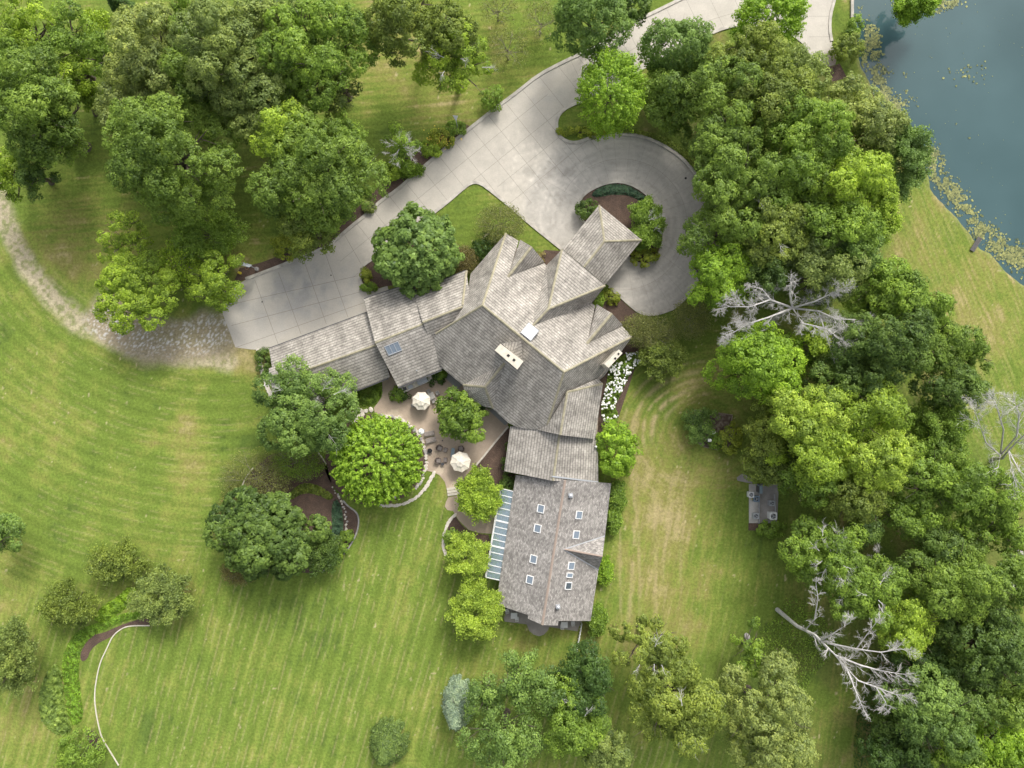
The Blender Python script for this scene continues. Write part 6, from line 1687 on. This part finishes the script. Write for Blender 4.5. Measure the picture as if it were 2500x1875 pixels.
# globe lamp and its relatives
def globe(px, py, h, lab, r=.45, z0=0.0):
    p = W(px, py, h); t = empty('street_lamp', (p.x, p.y, z0), lab, 'lamp')
    MB().cyl((0, 0, 0), .06, h - z0 - .2, 12).build('pole', M_METAL, t)
    MB().lathe((0, 0, 0), [(.16, 0), (.15, .12), (.07, .3)], 14).build('base', M_METAL, t)
    MB().lathe((0, 0, h - z0 - .3), [(.12, 0), (r * .9, .12), (r, .2), (r * .85, .34), (r * .5, .44), (.05, .5)], 26).build('lamp_shade', M_WHITE, t, smooth=True)
    MB().lathe((0, 0, h - z0 + .2), [(.06, 0), (.05, .08), (.01, .12)], 10).build('finial', M_METAL, t)
globe(1028, 1054, 3.2, 'white dome-topped post lamp at the boulder border of the patio')
globe(1455, 1091, 5.0, 'small white round lamp at the right eave of the south wing', .17, 0)
p = W(1118, 316); q_ = W(1115, 300, 3)
t = empty('yard_lamp', (p.x, p.y, 0), 'grey metal yard lamp with an angled head by the upper kerb', 'lamp')
MB().tube([(0, 0, 0), (0, 0, 3.0)], .05, 8).build('pole', M_METAL, t)
MB().add([(0, 0, 3.0), (-.5, .8, 3.15), (.25, .75, 3.1), (0, 0, 3.12), (-.5, .8, 3.27), (.25, .75, 3.22)], [(0, 1, 2), (3, 5, 4), (0, 3, 4, 1), (1, 4, 5, 2), (2, 5, 3, 0)]).build('lamp_head', M_METAL, t)
# basketball hoop
p = W(628, 657); t = empty('basketball_hoop', (p.x, p.y, 0), 'grey basketball hoop on a bent pole at the edge of the concrete court', 'basketball hoop')
a = W(597, 643, 3.6) - p; a.z = 3.6
MB().tube([(0, 0, 0), (0, 0, 3.0), (a.x * .25, a.y * .3, 3.4), (a.x * .8, a.y * .9, 3.5)], .07, 8).build('pole', M_METAL, t)
rzb = math.radians(-15)
MB().box((a.x * .8, a.y * .9 - .15, 3.35), (1.4, .06, .95), rzb, rx=math.radians(30)).build('backboard', mat_plain('backboard_grey', (.42, .46, .50), .4), t)
mb = MB(); cx_, cy_ = a.x * .8 + .02, a.y * .9 - .55
mb.tube([(cx_ + .23 * math.cos(i * .4189), cy_ + .23 * math.sin(i * .4189), 3.05) for i in range(16)], .012, 5); mb.build('rim', M_OFL, t)
MB().cyl((0, 0, 0), .3, .3, 18).build('base', M_ROCKG, t)
p = W(587, 667); t = empty('fire_hydrant', (p.x, p.y, 0), 'small yellow hydrant beside the basketball hoop', 'hydrant')
MB().lathe((0, 0, 0), [(.2, 0), (.2, .06), (.14, .08), (.14, .55), (.17, .57), (.15, .68), (.05, .76)], 16).build('barrel', M_YELLOW, t)
for s in (-1, 1): MB().tube([(s * .1, 0, .42), (s * .25, 0, .42)], .06, 10).build('outlet', M_YELLOW, t)
# outdoor kitchen
p = W(1020, 937); rk = math.radians(24)
t = empty('outdoor_kitchen', (p.x, p.y, .05), 'stone outdoor kitchen counter with steel grill under the garage-link eave', 'counter', None, rk)
MB().box((0, 0, .42), (4.6, .8, .84)).build('counter', M_STONE, t)
MB().box((0, 0, .87), (4.7, .86, .06)).build('countertop', M_ROCK, t)
gr = MB().box((.9, 0, 1.06), (1.5, .66, .32)).build('grill', M_METAL, t); MB().tube([(.3, -.38, 1.1), (1.5, -.38, 1.1)], .025, 8).build('handle', M_WHITE, gr)
MB().box((-1.0, 0, .97), (.7, .5, .14)).build('burner', M_METAL, t)
MB().box((-1.9, .05, .95), (.5, .45, .1)).build('sink', M_DKMETAL, t)

# annexe porch things
def wchair(px, py, rz, lab):
    p = W(px, py); chair((p.x, p.y, .05), rz, lab, 'white terrace chairs', M_WHITE)
for x, y, lab in ((1255, 1497, 'white table on the left terrace under the annexe eave'), (1377, 1519, 'white table on the right terrace under the annexe eave')):
    p = W(x, y + 2); t = empty('terrace_table', (p.x, p.y, .05), lab, 'table'); MB().box((0, 0, .73), (.95, .85, .04)).build('tabletop', M_WHITE, t)
    for sx in (-1, 1):
        for sy in (-1, 1): MB().box((sx * .4, sy * .35, .355), (.05, .05, .71)).build('leg', M_WHITE, t)
wchair(1262, 1507, 0.0, 'white chair on the left terrace, at the table'); wchair(1238, 1488, .3, 'white chair at the far left end of the left terrace')
wchair(1372, 1526, 0.0, 'white chair on the right terrace, at the table'); wchair(1398, 1518, .1, 'white chair on the right terrace, further right')
p0, p1 = W(1419, 1519), W(1408, 1583)
t = empty('picket_railing', p0, 'white railing running down the lawn from the lower right corner of the annexe', 'railing')
dv = p1 - p0; L_ = dv.length; dn = dv.normalized(); rzr = math.atan2(dn.y, dn.x)
for z in (.35, .95): m_ = dv / 2; MB().box((m_.x, m_.y, z), (L_, .07, .06), rzr).build('rail', M_WHITE, t)
for k in range(9): q2 = dn * (L_ * k / 8); MB().box((q2.x, q2.y, .52), (.12, .12, 1.04), rzr).build('post', M_WHITE, t)

# air-conditioner pad
padc = lambda X, Y: np.where((X < 1851)[..., None], np.array([.46, .44, .40]), np.array([.30, .28, .26])) * (0.7 + .6 * fbm(X / 12, Y / 12, 7))[..., None]
area('equipment_pad', PAD, .06, padc, M_CONC, 4.0)
area('walkway', [(1798, 1166), (1812, 1156), (1838, 1169), (1836, 1181), (1800, 1173)], .07, tconc, M_CONC, 4.0)
def ac(px, py, s, h, lab, mat, rz=0.0):
    p = W(px, py, h); t = empty('air_conditioner', (p.x, p.y, .06), lab, 'air conditioner', 'air conditioners on the concrete pad', rz)
    mb = MB(); r = s * .12; ring = []
    for cx, cy, a0 in ((1, 1, 0), (-1, 1, 90), (-1, -1, 180), (1, -1, 270)):
        for k in range(4): a = math.radians(a0 + 30 * k); ring.append((cx * (s / 2 - r) + r * math.cos(a), cy * (s / 2 - r) + r * math.sin(a)))
    mb.prism(ring, 0, h - .06); mb.build('cabinet', mat, t)
    c = MB(); c.prism([(x * 1.02, y * 1.02) for x, y in ring], h - .058, h)
    cp = c.build('top_panel', mat, t)
    MB().cyl((0, 0, h + .002), s * .36, .012, 24).build('fan_opening', M_BLACK, cp)
    mb = MB()
    for k in range(3):
        a = k * 2.094; mb.add([(.05 * math.cos(a), .05 * math.sin(a), h + .02), (s * .33 * math.cos(a - .3), s * .33 * math.sin(a - .3), h + .03), (s * .33 * math.cos(a + .35), s * .33 * math.sin(a + .35), h + .05),
                               (.05 * math.cos(a), .05 * math.sin(a), h + .028), (s * .33 * math.cos(a - .3), s * .33 * math.sin(a - .3), h + .038), (s * .33 * math.cos(a + .35), s * .33 * math.sin(a + .35), h + .058)], [(0, 1, 2), (5, 4, 3), (0, 3, 4, 1), (1, 4, 5, 2), (2, 5, 3, 0)])
    mb.cyl((0, 0, h + .02), s * .1, .06, 12); mb.build('fan', M_METAL, t)
    mb = MB()
    for k in range(5): mb.tube([(s * (.08 + .06 * k) * math.cos(i * .3307), s * (.08 + .06 * k) * math.sin(i * .3307), h + .075) for i in range(20)], .006, 4)
    mb.build('fan_guard', mat, t)
ac(1834, 1208, .8, .75, 'white air conditioner at the top left of the pad', M_WHITE)
ac(1847, 1218, .85, .7, 'blue-grey air conditioner touching the white one at the pad wall', mat_plain('blue_grey_metal', (.16, .22, .28), .5))
ac(1885, 1229, .75, .8, 'grey air conditioner halfway down the right side of the pad', M_METAL)
ac(1846, 1260, .8, .8, 'grey air conditioner at the bottom left of the pad', M_METAL)
ac(1888, 1260, 1.05, 1.0, 'largest white air conditioner at the bottom right of the pad', M_WHITE)
p = W(1837, 1218); t = empty('yellow_bucket', (p.x, p.y, .06), 'small yellow bucket between the air conditioners', 'bucket'); MB().lathe((0, 0, 0), [(.12, 0), (.16, .34), (.14, .34), (.1, .05)], 16).build('pail', M_YELLOW, t)
MB().tube([(.15 * math.cos(a), 0.02, .34 + .1 * math.sin(a)) for a in (0, .6, 1.2, 1.9, 2.5, 3.14)], .01, 5).build('handle', M_DKMETAL, t)
for (x0, y0, x1, y1, lab) in ((1851, 1186, 1851, 1277, 'low pipe-topped wall running down the middle of the pad'), (1889, 1205, 1891, 1252, 'pipe run beside the right-hand air conditioners')):
    a, b = W(x0, y0), W(x1, y1); t = empty('pipe_run', a, lab, 'pipes'); dv = b - a
    MB().box((dv.x / 2, dv.y / 2, .2), (dv.length, .12, .28), math.atan2(dv.y, dv.x)).build('curb_wall', M_ROCKG, t)
    MB().tube([(0, 0, .42), (dv.x, dv.y, .42)], .05, 8).build('pipe', M_METAL, t)
p = W(1850, 1192); t = empty('electric_box', (p.x, p.y, .06), 'tall blue-grey electrical box at the head of the pad', 'cabinet'); MB().box((0, 0, .7), (.35, 1.1, 1.4)).build('cabinet', M_BLUE, t); MB().box((-.25, 0, .6), (.1, .9, 1.0)).build('door', M_DKMETAL, t)
a, b = W(1836, 1178), W(1868, 1184); t = empty('railing', a, 'dark low rail along the top of the pad', 'railing'); dv = b - a
MB().tube([(0, 0, .8), (dv.x, dv.y, .8)], .05, 8).build('rail', M_DKMETAL, t)
for k in range(3): MB().tube([(dv.x * k / 2, dv.y * k / 2, 0), (dv.x * k / 2, dv.y * k / 2, .8)], .035, 6).build('post', M_DKMETAL, t)
# vegetable plot
area('garden_bed', [(1696, 1000), (1788, 1012), (1784, 1040), (1800, 1060), (1772, 1102), (1710, 1088), (1688, 1072), (1690, 1030)], .018, lambda X, Y: mixc(mulch_colour(X, Y), np.array([.30, .25, .19]), sstep(.45, .6, fbm(X / 4, Y / 4, 5)) * .8), M_MULCH, 5)
t = empty('timber_frame', W(1745, 1050), 'weathered timber boards edging the small vegetable plot', 'bed frame')
for p, q2 in (((1696, 1000), (1788, 1013)), ((1787, 1015), (1783, 1040)), ((1716, 1090), (1771, 1103)), ((1696, 1002), (1694, 1020))):
    a, b = W(*p), W(*q2); m_ = (a + b) / 2 - t.location; MB().box((m_.x, m_.y, .12), ((b - a).length, .12, .24), math.atan2(b.y - a.y, b.x - a.x)).build('board', M_WOOD, t)
for x, y, lab in ((1742, 1056, 'white birdhouse on a post, upper of the two in the vegetable plot'), (1732, 1075, 'white birdhouse on a post, lower of the two in the vegetable plot')):
    p = W(x, y, 2); t = empty('birdhouse', (p.x, p.y, 0), lab, 'birdhouse'); MB().cyl((0, 0, 0), .04, 1.75, 8).build('post', M_METAL, t); MB().box((0, 0, 1.9), (.3, .3, .3)).build('box', M_WHITE, t)
    MB().add([(-.25, -.22, 2.05), (.25, -.22, 2.05), (.25, .22, 2.05), (-.25, .22, 2.05), (-.25, 0, 2.25), (.25, 0, 2.25)], [(0, 1, 5, 4), (2, 3, 4, 5), (0, 4, 3), (1, 2, 5), (0, 3, 2, 1)]).build('roof', M_WHITE, t)
